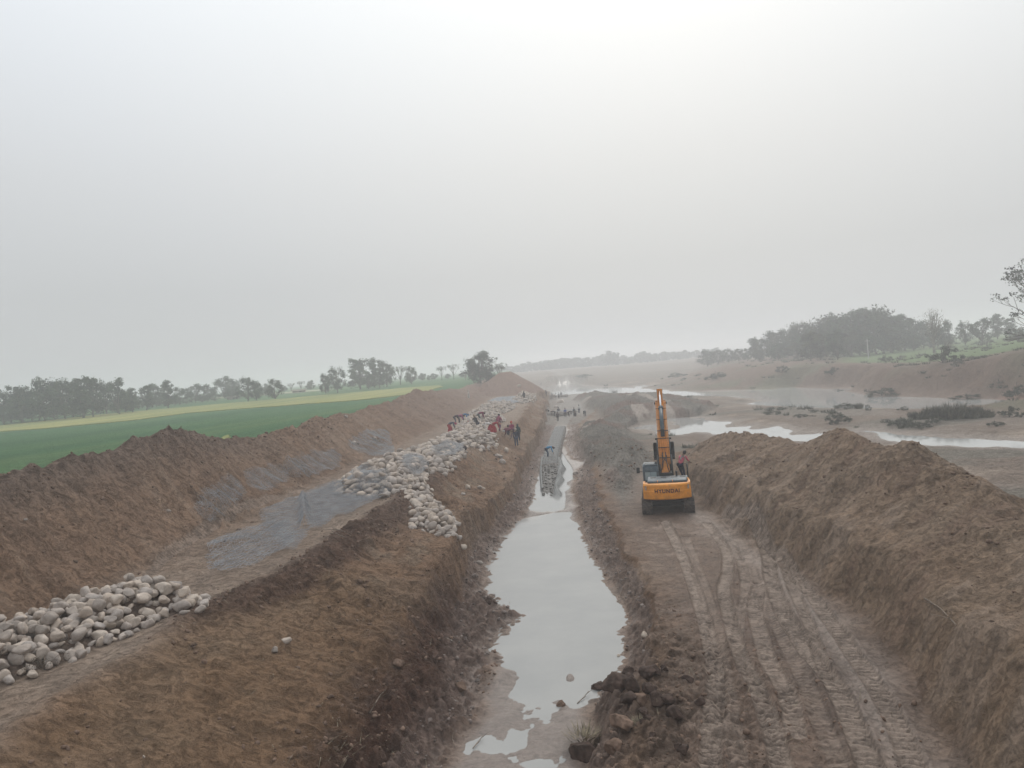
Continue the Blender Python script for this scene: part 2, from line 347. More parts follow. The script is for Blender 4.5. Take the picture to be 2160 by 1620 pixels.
_rt = FT0[:, 1] + .55 * (FT0[:, 2] - FT0[:, 1]); FT = np.stack([FT0[:, 0], FT0[:, 1], _rt, 10 - (10 - FT0[:, 3]) * _rt / FT0[:, 2]], 1)
PILES = []   # (polygon, height, extent) filled below
PILES.append((P0([(-160,1480),(60,1415),(240,1340),(340,1292),(440,1280),(438,1256),(380,1240),(330,1230),(265,1236),(190,1262),(120,1285),(0,1330),(-160,1390)], 3.6), 0.62, 1.3))
PILES.append((P0([(702,1036),(712,1014),(771,985),(812,968),(850,965),(882,948),(938,922),(960,904),(981,880),(995,868),(1040,850),(1065,853),(1090,853),(1075,866),(1052,872),(1066,886),(1030,893),(1027,914),(1049,916),(1043,927),(1013,940),(984,946),(978,960),(946,987),(904,1005),(871,1022),(827,1042),(771,1047)], 3.6), 0.8, 2.0))
PILES.append((P0([(838,1037),(875,1018),(938,1062),(970,1084),(965,1102),(910,1111),(868,1108),(866,1078),(852,1055)], 2.9), 0.3, 1.0))
PILES.append((P0([(1080,843),(1095,838),(1112,834),(1131,836),(1127,843),(1106,850),(1092,847)], 3.6), 1.2, 2.5))
WALL = [(1.8, 53.5), (3.35, 77), (5.0, 95), (6.7, 113)]     # centre line of the stone wall in the trench

def catmull(P, n=6):
    P = np.asarray(P, float); P = np.vstack([2 * P[0] - P[1], P, 2 * P[-1] - P[-2]]); o = []
    for i in range(1, len(P) - 2):
        for k in range(n):
            t = k / n; a, b, c, d = P[i - 1], P[i], P[i + 1], P[i + 2]
            o.append(.5 * (2 * b + (c - a) * t + (2 * a - 5 * b + 4 * c - d) * t * t + (3 * b - a - 3 * c + d) * t ** 3))
    o.append(P[-2]); return np.array(o)
TR = []
for pts, z, hw, pit, dep in (
    ([(1498,1660),(1503,1560),(1512,1480),(1506,1400),(1484,1300),(1455,1210),(1425,1140),(1402,1096)], .95, .26, .19, 1),
    ([(1655,1660),(1630,1550),(1597,1460),(1560,1380),(1536,1290),(1526,1240),(1535,1200),(1528,1150),(1490,1100)], .95, .25, .17, 1),
    ([(1590,1450),(1556,1385),(1560,1300),(1572,1250),(1565,1190),(1540,1140)], .95, .2, .15, .6),
    ([(1850,1660),(1803,1540),(1762,1450),(1702,1370),(1652,1290),(1627,1220),(1617,1160),(1590,1120),(1530,1085)], .95, .29, .2, 1.25),
    ([(1745,1430),(1722,1360),(1700,1300),(1672,1240),(1655,1195),(1620,1150)], .95, .2, .16, .8),
    ([(1935,1640),(1895,1540),(1855,1460),(1808,1390),(1760,1320),(1700,1240),(1640,1165)], .95, .27, .22, .9),
    ([(1680,1560),(1660,1470),(1622,1400),(1603,1330),(1592,1280),(1600,1230)], .95, .27, .2, .8),
    ([(1560,1640),(1545,1540),(1530,1450),(1518,1370),(1500,1290),(1470,1200),(1445,1130)], .95, .24, .18, .4),
    ([(1770,1620),(1720,1500),(1690,1420),(1640,1320),(1590,1220),(1560,1140),(1530,1090)], .95, .25, .2, .35),
    ([(310,1215),(345,1185),(400,1150),(480,1106),(560,1066),(640,1036)], 3.4, .25, .2, .6),
    ([(420,1230),(455,1195),(520,1150),(600,1105)], 3.4, .25, .2, .5)):
    TR.append((catmull(P0(pts, z)), hw, pit, dep))

def terrain(x, y, full=False, fine=True):
    x = np.asarray(x, float); y = np.asarray(y, float)
    a0 = fbm(x * .45, y * .45, 3, 3); a1 = fbm(x * 1.7, y * 1.7, 21, 3)
    far = ss(60, 200, y)
    wx = x + (.30 + .9 * far) * a0 + .10 * a1
    K = knots(y)
    # wobble of the cut edges, strongest on the cliff lips
    lip = fbm(y * .9, y * 0 + 3.3, 41, 4) * .32 + .14 * np.abs(fbm(y * 3.1, y * 0 + 1.7, 43, 3))
    K[7] = (K[7][0] + lip, K[7][1] + .12 * fbm(y * .5, y * 0, 44, 3)); K[8] = (np.maximum(K[8][0] + lip * .7, K[7][0] + .18), K[8][1])
    lip2 = fbm(y * .8, y * 0 + 8.3, 51, 4) * .28 + fbm(y * .22, y * 0 + 2.3, 57, 3) * .55
    K[15] = (K[15][0] + lip2, K[15][1] + .45 * fbm(y * .3, y * 0 + 1, 52, 4)); K[14] = (np.minimum(K[14][0] + lip2 * .3 + .25 * fbm(y * .5, y * 0 + 4, 58, 3), K[15][0] - .35), K[14][1])
    wob = fbm(y * .55, y * 0 + 12.3, 47, 4) * .55; K[5] = (K[5][0] + wob, K[5][1] + .16 * fbm(y * .4, y * 0 + 3, 48, 3)); K[6] = (K[6][0] + wob * .8, K[6][1])
    wb = fbm(y * .45, y * 0 + 22.3, 49, 4) * .75 * (1 - ss(60, 75, y)); K[13] = (K[13][0] + wb, K[13][1]); K[12] = (K[12][0] + wb * .5, K[12][1])
    # crests rise and fall
    K[1] = (K[1][0] + .5 * fbm(y * .15, y * 0 + 5, 61, 3), K[1][1] + .50 * fbm(y * .35, y * 0 + 2, 62, 4))
    K[16] = (K[16][0] + .7 * fbm(y * .2, y * 0 + 7, 63, 3), K[16][1] + .14 * fbm(y * .3, y * 0 + 6, 64, 4) * (1 - ss(62, 70, y)))
    n = len(K); z = np.where(wx < K[0][0], zfield(wx, y), 0.38); s = np.where(wx < K[0][0], -1.0, float(n - 1) + np.clip((wx - K[-1][0]) / 40, 0, 5))
    for k in range(n - 1):
        xa, za = K[k]; xb, zb = K[k + 1]; t = (wx - xa) / np.maximum(xb - xa, .02); m = (t >= 0) & (t < 1)
        tt = t if k in (1, 2, 7) else t * .55 + .45 * t * t * (3 - 2 * t)
        z = np.where(m, za + (zb - za) * tt, z); s = np.where(m, k + np.clip(t, 0, 1), s)
    def zone(a, b, e=.35): return ss(a - e, a + e, s) * (1 - ss(b - e, b + e, s))
    fld = ss(-.2, -.9, s) if False else np.where(s < -.5, 1.0, 0.0)
    ridgeL = zone(.2, 3.0); bench = zone(3, 5); slopeL = zone(5.2, 8.0); cliff = zone(7, 8, .2); clodL = zone(8, 9.1, .25)
    bed = zone(9.2, 10.9, .2); clodR = zone(11.05, 12.5, .25); plain = zone(13, 14, .25) * (1 - ss(60, 75, y)); cut = zone(14, 15, .2); ridgeR = zone(15, 17)
    flat = ss(16.8, 17.2, s) + zone(13, 17) * ss(64, 76, y); flat = np.clip(flat, 0, 1)
    nearR = 1 - ss(62, 72, y); ridgeR = ridgeR * nearR; cut = cut * nearR
    trench_far = ss(115, 125, y)
    # broad undulation
    z = z + .28 * fbm(x * .28, y * .28, 5, 3) * np.clip(ridgeL + ridgeR + slopeL * .7, 0, 1)
    z = z + .16 * fbm(x * .8, y * .8, 6, 4) * np.clip(slopeL + .6 * ridgeL + .6 * ridgeR, 0, 1)
    z = z + .10 * a0 * np.clip(bench * .4 + slopeL + ridgeL, 0, 1)
    # downhill streaks on the spoil slopes
    u, v = rot2(x, y, 24); st = fbm(u * .35, v * 1.5, 71, 4)
    z = z + .16 * st * ridgeL
    u, v = rot2(x, y, -28); st2 = fbm(u * .4, v * 1.3, 72, 4)
    z = z + .20 * st2 * ridgeR
    z = z + .035 * fbm(x * .5, y * 1.6, 73, 4) * cut * (1 + 2 * fbm(x * .2, y * .25, 75, 2)) + .10 * fbm(x * 1.6, y * 1.1, 77, 4) * cut + .16 * fbm(x * .8, y * .6, 76, 4) * cut + .22 * fbm(x * .6, y * 3.0, 74, 4) * np.clip(cliff + .45 * slopeL, 0, 1)
    # far mound, spoil heaps, river, banks
    mx, my, mz = MOUND
    dm = ((x - mx) / 8.6) ** 2 + ((y - my) / 18.0) ** 2
    zm = 3.2 + (mz - 3.2) * np.clip(1.16 - np.sqrt(dm), 0, 1.0) ** .9
    mound = ss(3.3, 3.9, zm)
    z = np.maximum(z, np.where(dm < 1.3, zm + .25 * fbm(x * .4, y * .2, 81, 4), -9))
    dm2 = ((x - (mx - 9)) / 7.0) ** 2 + ((y - 215) / 20.0) ** 2
    z = np.maximum(z, np.where(dm2 < 1, 6.2 - 2.8 * dm2 + .3 * fbm(x * .3, y * .2, 82, 4), -9))
    spoil = np.zeros_like(x); m = (y > 45) & (y < 260) & (x > 2) & (x < 70)
    if m.any():
        sdv = poly_sd(x[m], y[m], SPOIL); q = np.clip(sdv / (2.5 + y[m] * .03) + .25 * fbm(x[m] * .12, y[m] * .07, 90, 3), 0, 1)
        spoil[m] = ss(0, .35, q)
        hh = (1.35 + .9 * ss(100, 170, y[m])) * q ** .8 * (1 + .55 * fbm(x[m] * .22, y[m] * .1, 91, 4)) + .45 * fbm(x[m] * .6, y[m] * .35, 92, 5) * ss(0, .3, q)
        z[m] = np.maximum(z[m], z[m] * (1 - spoil[m]) + (.45 + hh) * spoil[m])
    th = x / np.maximum(y, 1); rr = np.hypot(x, y)
    rf = np.interp(th, FT[:, 0], FT[:, 1]); rt = np.interp(th, FT[:, 0], FT[:, 2]); zt = np.interp(th, FT[:, 0], FT[:, 3])
    wR = ss(.17, .30, th)
    tb = (rr * (1 + .045 * fbm(x * .03, y * .03, 95, 4) + .02 * np.abs(fbm(th * 90, rr * .02, 94, 3))) - rf) / (rt - rf)
    bankz = .35 + (zt - .35) * (ss(0, 1, tb) * .6 + .4 * np.clip(tb, 0, 1)) + .8 * np.clip((rr - rt) / 160, 0, 1)
    bankz = bankz + (.5 * fbm(x * .09, y * .09, 96, 4)) * ss(.05, .3, tb) * (1 - .7 * ss(1, 1.3, tb)) * ss(0, 20, zt * 8)
    bank = wR * ss(.02, .12, tb) * (y > 60)
    z = np.where((tb > 0) & (wR > 0) & (y > 60), z * (1 - wR) + bankz * wR, z)
    # low relief of the flats
    z = z + flat * (1 - bank) * (1 - spoil) * (.16 * fbm(x * .12, y * .12, 97, 4) + .05 * fbm(x * .8, y * .8, 98, 3) + .5 * ss(.25, .8, fbm(x * .05, y * .035, 99, 3)))
    farz = .7 + 4.6 * ss(300, 430, y + 40 * fbm(x * .01, y * .01, 100, 3)) + 1.0 * fbm(x * .02, y * .03, 101, 4) * ss(290, 330, y)
    z = np.where(y > 280, np.maximum(z, farz * ss(280, 300, y)), z)
    wetriv = np.zeros_like(x); m = (y > 45) & (y < 620) & (x > 5)
    if m.any():
        xm, ym, zm_ = x[m], y[m], z[m].copy(); wr = np.zeros(m.sum())
        jx = xm + .65 * (1 + ym / 60) * fbm(xm * .35, ym * .2, 103, 4); jy = ym + 1.2 * (1 + ym / 60) * fbm(xm * .3, ym * .15, 104, 4)
        best = np.full(m.sum(), -1e9)
        for R_ in RIVERS: best = np.maximum(best, poly_sd(jx, jy, R_))
        low = np.where(zm_ < 1.2, 1, 0)
        zz = np.where(best > 0, np.maximum(-.4, -.02 - best * .06), np.maximum(np.minimum(zm_, .04 + (-best) * .05 * (1 + .4 * low) + zm_ * .0), .03))
        # keep real heights away from the shore
        zz = np.where(best > 0, zz, np.where(zm_ > zz, zz + (zm_ - zz) * ss(.4, 7, -best), zz))
        k = (spoil[m] < .9) | (best > 1.5)
        z[m] = np.where(k, zz, zm_); wetriv[m] = ss(-3.5, .2, best)
    z = np.where((flat > .5) & (wetriv < .3) & (y > 45), np.maximum(z, .1), z)
    # mud bar across the channel and lumps of mud in the water
    bar = np.exp(-((y - 50.6 - .25 * x) / .55) ** 2) * ss(-1.5, -.5, x) * (1 - ss(2.2, 3.2, x))
    z = z + bar * (.36 + .12 * a1) * (1 - trench_far)
    isl = np.exp(-(((x + 1.25) / .55) ** 2 + ((y - 24.2) / .9) ** 2)) + np.exp(-(((x - 1.1) / .22) ** 2 + ((y - 24.1) / .5) ** 2)) * .85 + np.exp(-(((x - .35) / .35) ** 2 + ((y - 27.2) / .25) ** 2)) * .8
    z = z + isl * .36 + bed * (.10 * fbm(x * .9, y * .9, 110, 3) + .03 * fbm(x * 4, y * 4, 111, 3)) * (1 - .6 * ss(26, 30, y) * (1 - trench_far))
    # shallows on the right between 46 and 66 m
    z = z + .30 * np.exp(-((x - (K[11][0] - .2)) / .9) ** 2) * ss(46, 50, y) * (1 - ss(62, 66, y)) * (.6 + fbm(x * .7, y * .5, 112, 3))
    # boulder heaps stand on a core of smaller stone and soil
    pile = np.zeros_like(x)
    for P_, h_, e_ in PILES:
        P_ = np.array(P_); m = (x > P_[:, 0].min() - 1) & (x < P_[:, 0].max() + 1) & (y > P_[:, 1].min() - 2) & (y < P_[:, 1].max() + 2)
        if m.any():
            sv = poly_sd(x[m], y[m], P_); k = np.clip(sv / e_, 0, 1)
            z[m] = z[m] + h_ * ss(0, 1, k) * (.78 + .5 * fbm(x[m] * .35, y[m] * .25, 120, 2)); pile[m] = np.maximum(pile[m], ss(.0, .25, k))
    # level pad under the excavator
    ex, ey = EXC[0], EXC[1]; ca, sa = math.cos(EXC[2]), math.sin(EXC[2])
    lx = (x - ex) * ca + (y - ey) * sa; ly = -(x - ex) * sa + (y - ey) * ca
    pad = (1 - ss(1.7, 2.9, np.abs(lx))) * (1 - ss(2.4, 4.0, np.abs(ly)))
    z = z * (1 - pad) + .8 * pad
    trk = np.zeros_like(x); lug = np.zeros_like(x)
    if fine:
        dn = 1 - ss(50, 110, y)
        # clods: dense at the slope feet, on the berm, thin elsewhere
        berm = np.exp(-((s - 5.0) / .55) ** 2) * ss(20, 24, y) * (1 - ss(48, 60, y)) + .7 * np.exp(-((s - 5.4) / .5) ** 2) * ss(22, 26, y) * (1 - ss(36, 42, y))
        crestL = np.exp(-((s - 1.0) / .45) ** 2)
        footL = np.exp(-((s - 7.9) / .75) ** 2) * (1 - ss(29, 33, y)); bankR = np.exp(-((s - 12.9) / .5) ** 2) * (1 - ss(20, 30, y)) + .15 * np.exp(-((s - 13.4) / .4) ** 2) * (1 - ss(18, 24, y))
        patch = ss(-.1, .45, fbm(x * .3, y * .3, 130, 3))
        cw = np.clip(.95 * clodL + .85 * clodR + .9 * berm + .75 * crestL + 1.0 * footL + 1.1 * bankR + .30 * patch * (ridgeL + ridgeR + slopeL), 0, 1.15) * (1 - .85 * pile) * (1 - pad)
        cw = cw * (1 - .75 * trench_far) + .8 * spoil * ss(48, 60, y) * (1 - .5 * far)
        d1 = domes(x * 2.6, y * 2.6, 140, .75); d2 = domes(x * 6.3, y * 6.3, 150, .8); d3 = domes(x * 1.15, y * 1.15, 160, .55)
        z = z + cw * (.30 * d1 * (1 - .85 * np.clip(berm, 0, 1)) + .11 * d2) + cw * .34 * d3 * (.35 * berm + footL + bankR + .5 * spoil + .4 * crestL) * .9
        rough = np.clip(ridgeL + ridgeR + slopeL + cut + .35 * bench + .3 * plain + clodL + clodR, 0, 1)
        z = z + rough * (.045 * fbm(x * 3.1, y * 3.1, 170, 4) * (1 + 1.2 * cw) + .03 * domes(x * 4.7, y * 4.7, 175, .22) * 3 * patch)
        rg = (1 - 2 * np.abs(fbm(x * 1.3, y * 1.3, 176, 4))) ; rg2 = (1 - 2 * np.abs(fbm(x * 3.4, y * 3.4, 177, 3)))
        z = z + np.clip(ridgeL + ridgeR + slopeL + cut + .8 * (clodL + clodR) + 1.0 * spoil, 0, 1) * (.12 * rg + .03 * rg2) * (.18 + 1.0 * patch) * (1 - pad) * (1 - pile) * (1 + 1.5 * spoil)
        sl = domes(x * .5 + .5 * a0, y * .5 + .5 * a1, 163, .6) * (1 - .85 * crestL) * (1 - .85 * np.exp(-((s - 16.0) / .35) ** 2)); z = z + np.clip(ridgeL + ridgeR + slopeL * 1.2, 0, 1) * .42 * sl * (.35 + patch) * (1 - pad) * (1 - pile)
        tone = .03 * domes(x * 9, y * 9, 178, .18) * 2; z = z + tone * rough * dn
        z = z + plain * .035 * fbm(x * 1.2, y * .8, 180, 4)
        clear = np.zeros_like(x)
        for C_, hw, pit, dep in TR:
            m = (x > C_[:, 0].min() - .8) & (x < C_[:, 0].max() + .8) & (y > C_[:, 1].min() - .8) & (y < C_[:, 1].max() + .8)
            if not m.any(): continue
            xm, ym = x[m], y[m]; bd = np.full(xm.shape, 1e9); bs = np.zeros(xm.shape); acc = 0.
            for i in range(len(C_) - 1):
                ax, ay = C_[i]; ex_, ey_ = C_[i + 1] - C_[i]; ll = math.hypot(ex_, ey_)
                t = np.clip(((xm - ax) * ex_ + (ym - ay) * ey_) / (ll * ll), 0, 1)
                qx = xm - ax - ex_ * t; qy = ym - ay - ey_ * t; dd = np.hypot(qx, qy); sg = np.sign(qx * ey_ - qy * ex_)
                k = dd < np.abs(bd); bd = np.where(k, dd * sg, bd); bs = np.where(k, acc + t * ll, bs); acc += ll
            ab = np.abs(bd); inside = 1 - ss(hw * .82, hw * 1.08, ab)
            wv = np.sin(2 * math.pi * (bs + .11 * fbm(xm * 1.6, ym * 1.6, 190, 3) + .25 * ab * ab / hw) / pit)
            wear = .40 + .60 * ss(-.3, .25, fbm(xm * 1.1, ym * 1.1, 191, 4))
            zz = dep * (-.08 * inside + .055 * np.exp(-((ab - hw * 1.25) / (hw * .3)) ** 2) + .045 * wv * inside * wear)
            z[m] = z[m] * (1 - .0) + zz; 
            trk[m] = np.maximum(trk[m], inside * min(1, dep)); lug[m] = np.where(inside > .3, wv * wear, lug[m])
    if not full: return z
    return z, dict(s=s, K=K, fld=fld, ridgeL=ridgeL, bench=bench, slopeL=slopeL, cliff=cliff, clodL=clodL, bed=bed, clodR=clodR, plain=plain, cut=cut, ridgeR=ridgeR,
                   flat=flat, spoil=spoil, bank=bank, tb=tb, wetriv=wetriv, pile=pile, trk=trk, lug=lug, mound=mound * (dm < 1.3), a0=a0, a1=a1, th=th, cw=cw if fine else 0, st=st, st2=st2,
                   trench_far=trench_far, berm=berm if fine else 0, crestL=crestL if fine else 0, footL=footL if fine else 0, bankR=bankR if fine else 0, pad=pad)

EXC = (8.85, 45.8, -math.radians(10.9))      # excavator centre and heading

def Hz(x, y): return float(terrain(np.array([x]), np.array([y]))[0])
def hit(px, py, tmin=9, tmax=900):
    """first point of the terrain seen along a pixel's ray"""
    d = ray(px, py); t = np.geomspace(tmin, tmax, 900)
    for _ in range(2):
        P = CAM[None] + d[None] * t[:, None]; z = terrain(P[:, 0], P[:, 1]); k = np.nonzero(P[:, 2] < z)[0]
        if len(k) == 0: return CAM + d * tmax
        i = max(k[0], 1); t = np.linspace(t[i - 1], t[i], 40)
    return CAM + d * t[20]

# ------------------------------------------------------------------ ground mesh
def mixc(a, b, t): return a + (np.array(b, float)[None, :] - a) * np.clip(t, 0, 1)[:, None]
def build_ground():
    ys = [np.linspace(-60, 9, 24)[:-1], np.linspace(9, 13.5, int(60 * Q))[:-1]]
    ys.append(np.geomspace(13.5, 62, int(700 * Q))[:-1]); ys.append(np.geomspace(62, 260, int(300 * Q))[:-1]); ys.append(np.geomspace(260, 800, int(120 * Q))[:-1]); ys.append(np.geomspace(800, 2600, 16))
    ys = np.concatenate(ys)
    K = knots(np.maximum(ys, 0)); nk = [26, 40, 60, 50, 26, 30, 42, 42, 34, 34, 30, 30, 34, 130, 34, 100, 34]
    cols = []
    x0 = K[0][0]; far = 1 - np.geomspace(1, 0.0012, int(60 * Q)); far = far[::-1]
    L0 = [x0 - 2600 * (1 - q) ** 1.0 for q in (1 - np.geomspace(1, .0001, int(70 * Q)))]
    cols += L0
    for k in range(17):
        m = max(3, int(nk[k] * Q))
        for i in range(m): cols.append(K[k][0] + (K[k + 1][0] - K[k][0]) * i / m)
    x1 = K[17][0]
    for q in np.geomspace(.1, 2600, int(330 * Q)) - .1: cols.append(x1 + q)
    X = np.array(cols).T; nr, nc = X.shape; Y = np.repeat(ys[:, None], nc, 1)
    x = X.ravel(); y = Y.ravel(); ye = np.maximum(y, 0)
    z, W_ = terrain(x, y, True)
    z = np.where(y < 3, np.minimum(z, 4.5), z)
    # ---- intrinsic soil colours
    g = W_; s = g['s']; n1 = fbm(x * .22, y * .22, 201, 4); n2 = fbm(x * .9, y * .9, 202, 4); n3 = fbm(x * 3.3, y * 3.3, 203, 3)
    A = np.tile(np.array([[.195, .128, .086]]), (len(x), 1))
    A = mixc(A, (.235, .180, .140), .75 * ss(.0, .5, n1) + .35 * ss(.1, .6, n2))
    A = mixc(A, (.135, .088, .063), .7 * ss(.05, .6, -n1))
    rl = g['ridgeL']; A = mixc(A, (.20, .138, .100), rl * .6); A = mixc(A, (.25, .185, .140), rl * ss(.1, .5, g['st']) * .6)
    A = mixc(A, (.15, .118, .100), g['crestL'] * ss(20, 26, y) * (1 - ss(44, 56, y)) * .85)
    A = mixc(A, (.175, .125, .102), rl * ss(70, 110, y) * .6)
    rr_ = g['ridgeR'] + g['cut']; A = mixc(A, (.205, .158, .118), rr_ * .7); A = mixc(A, (.27, .215, .175), rr_ * ss(.12, .5, g['st2']) * .6)
    A = mixc(A, (.165, .115, .088), rr_ * ss(.1, .5, -g['st2']) * .6)
    A = mixc(A, (.27, .225, .19), g['bench'] * .75 * (1 - .3 * ss(0, .5, n2)))
    A = mixc(A, (.205, .158, .118), g['slopeL'] * ss(.0, .5, n2) * .7)
    A = mixc(A, (.18, .118, .070), g['slopeL'] * (1 - ss(26, 32, y)) * .6)
    A = mixc(A, (.085, .052, .042), np.clip(g['berm'] * 1.2, 0, 1) * .75 * (1 - ss(44, 56, y)))
    A = mixc(A, (.082, .047, .038), np.clip(g['footL'] * 1.2, 0, 1) * .85)
    A = mixc(A, (.085, .060, .048), np.clip(g['bankR'], 0, 1) * .8 * ss(-.4, .1, n2))
    A = mixc(A, (.15, .112, .097), g['clodL'] * .85); A = mixc(A, (.165, .126, .108), g['clodR'] * .85)
    A = mixc(A, (.13, .095, .08), g['cliff'] * ss(0, .5, n3) * .5)
    A = mixc(A, (.145, .108, .086), g['plain'] * .85); A = mixc(A, (.25, .20, .17), g['plain'] * ss(.1, .5, n2) * .6)
    A = mixc(A, (.075, .052, .042), g['plain'] * ss(-.15, .3, -n1 + .4 * n2) * .85 * (1 - ss(20, 31, y)))
    A = mixc(A, (.165, .115, .088), g['plain'] * ss(.0, .4, fbm(x * .5, y * .5, 207, 3)) * .6 * (1 - ss(22, 34, y)))
    A = mixc(A, (.29, .25, .225), g['plain'] * np.exp(-((s - 13.85) / .12) ** 2) * .8)
    mud = np.clip(g['bed'] + ((g['clodL'] + g['clodR']) * .5) * ss(.35, .0, z), 0, 1)
    A = mixc(A, (.172, .145, .131), mud * (1 - g['trench_far'] * .0)); A = mixc(A, (.14, .115, .103), mud * ss(.1, .5, n2) * .6)
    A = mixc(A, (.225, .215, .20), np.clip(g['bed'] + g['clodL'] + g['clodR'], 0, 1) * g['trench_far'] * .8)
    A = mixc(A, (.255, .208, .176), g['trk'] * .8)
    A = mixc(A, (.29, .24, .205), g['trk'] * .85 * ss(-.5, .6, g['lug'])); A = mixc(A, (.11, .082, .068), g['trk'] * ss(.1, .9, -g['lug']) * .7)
    A = mixc(A, (.185, .150, .125), g['flat']); A = mixc(A, (.32, .265, .22), g['flat'] * ss(.0, .45, n1) * .8)
    A = mixc(A, (.15, .142, .122), g['flat'] * ss(0, .3, fbm(x * .07, y * .12, 205, 5)) * .85)
    A = mixc(A, (.22, .19, .168), g['flat'] * ss(0, .4, fbm(x * .3, y * .2, 213, 4)) * .6)
    A = mixc(A, (.24, .21, .19), g['wetriv'] * g['flat'])
    A = mixc(A, (.135, .128, .115), g['spoil'] * .95); A = mixc(A, (.19, .175, .155), g['spoil'] * ss(0, .5, n2) * .6); A = mixc(A, (.15, .105, .088), g['spoil'] * ss(-.1, .3, fbm(x * .16, y * .1, 206, 3)) * .85)
    A = mixc(A, (.38, .34, .31), g['spoil'] * ss(.34, .5, fbm(x * .25, y * .08, 208, 3)) * .7)
    A = mixc(A, (.150, .105, .082), g['bank'] * .9); A = mixc(A, (.30, .175, .135), g['bank'] * ss(.58, .66, g['th']) * ss(.1, .4, n1 + .3) * (1 - ss(.85, 1, g['tb'])) * .8)
    A = mixc(A, (.135, .135, .095), g['bank'] * ss(0, .35, fbm(x * .06, y * .06, 209, 4)) * .8)
    A = mixc(A, (.115, .175, .075), g['bank'] * ss(1.9, 2.3, g['tb'] + .25 * n1) * ss(.40, .47, g['th']) * .95)
    A = mixc(A, (.205, .215, .10), g['bank'] * ss(1.9, 2.3, g['tb'] + .25 * n1) * ss(.40, .47, g['th']) * ss(.1, .4, fbm(x * .015, y * .06, 210, 3)) * .6)
    A = mixc(A, (.12, .09, .075), g['pile'] * .8)
    A = mixc(A, (.175, .112, .086), g['mound'] * .9)
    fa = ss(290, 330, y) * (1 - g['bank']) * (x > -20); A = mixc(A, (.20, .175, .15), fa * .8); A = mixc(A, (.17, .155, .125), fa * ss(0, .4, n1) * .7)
    A = mixc(A, (.05, .135, .052), g['fld'])
    uu, vv = rot2(x, y, 11.5); f1 = fbm(uu * .16, vv * .008, 220, 4); A = mixc(A, (.085, .16, .06), g['fld'] * ss(.0, .35, f1) * .7); A = mixc(A, (.035, .105, .042), g['fld'] * ss(.05, .4, -f1) * .7)
    A = A * np.array([[1.13, 1.07, 1.01]]) * (1 + .12 * n3)[:, None]
    A = A * (1 - .10 * np.clip(g['cw'] * 1.0, 0, 1) * ss(0, .5, n3))[:, None]
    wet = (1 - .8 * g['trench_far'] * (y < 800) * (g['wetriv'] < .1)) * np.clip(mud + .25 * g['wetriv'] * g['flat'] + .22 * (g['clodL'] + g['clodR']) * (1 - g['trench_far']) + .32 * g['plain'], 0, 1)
    V = np.stack([x, y, z], 1)
    idx = np.arange(nr * nc).reshape(nr, nc)
    Fq = np.stack([idx[:-1, :-1], idx[:-1, 1:], idx[1:, 1:], idx[1:, :-1]], -1).reshape(-1, 4)
    me = new_mesh('ground', V, Fq)
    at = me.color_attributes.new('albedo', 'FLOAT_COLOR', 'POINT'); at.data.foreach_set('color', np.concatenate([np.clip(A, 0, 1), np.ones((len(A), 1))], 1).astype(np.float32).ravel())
    wa = me.attributes.new('wet', 'FLOAT', 'POINT'); wa.data.foreach_set('value', wet.astype(np.float32))
    o = add_obj('ground', me, M_soil); tag(o, kind='structure'); return o
build_ground()

def plane_obj(name, x0, x1, y0, y1, z, mat):
    me = new_mesh(name, [(x0, y0, z), (x1, y0, z), (x1, y1, z), (x0, y1, z)], [(0, 1, 2, 3)], False)
    return tag(add_obj(name, me, mat), kind='structure')
plane_obj('water', -7, 11.5, 12, 119, 0.0, water_mat('milky_water', (.285, .285, .275), .13, (.33, .325, .31)))
plane_obj('river', 12.0, 700, 50, 640, 0.0, water_mat('river_water', (.36, .36, .345), .05, (.40, .40, .38)))

# crop strips on the raised field: standing crops, so each is a low slab with its own height
def strip(name, pts, z_up, mat):
    P = []
    def fh(px_, py_):
        q = atz(px_, py_, 6.2)
        for _ in range(12): q = atz(px_, py_, float(zfield(np.array(q[0]), np.array(min(q[1], 600.)))))
        return q
    top = [fh(*p) for p in pts[0]]; bot = [fh(*p) for p in pts[1]]
    n = 90
    def res(pl):
        pl = np.array(pl); d = np.r_[0, np.cumsum(np.hypot(*(pl[1:, :2] - pl[:-1, :2]).T))]; t = np.linspace(0, d[-1], n)
        return np.stack([np.interp(t, d, pl[:, 0]), np.interp(t, d, pl[:, 1])], 1)
    a, b = res(top), res(bot); m = 7; V = []
    for j in range(m):
        for i in range(n):
            p = a[i] + (b[i] - a[i]) * j / (m - 1)
            w = np.hypot(*(b[i] - a[i])) * .07
            p = p + (np.array([fbm(np.array([p[0] * .05]), np.array([p[1] * .05]), 301 + j, 3)[0], fbm(np.array([p[0] * .05]), np.array([p[1] * .05]), 311, 3)[0]]) * w)
            V.append((p[0], p[1], terrain(np.array([p[0]]), np.array([p[1]]), fine=False)[0] + z_up))
    F = [(j * n + i, j * n + i + 1, (j + 1) * n + i + 1, (j + 1) * n + i) for j in range(m - 1) for i in range(n - 1)]
    rim = list(range(n)) + [j * n + n - 1 for j in range(1, m)] + [(m - 1) * n + i for i in range(n - 2, -1, -1)] + [j * n for j in range(m - 2, 0, -1)]
    b0 = len(V); V += [(V[i][0], V[i][1], V[i][2] - z_up - .2) for i in rim]
    F += [(rim[i], rim[(i + 1) % len(rim)], b0 + (i + 1) % len(rim), b0 + i) for i in range(len(rim))]
    me = new_mesh(name, V, F, False); return tag(add_obj(name, me, mat), kind='structure')
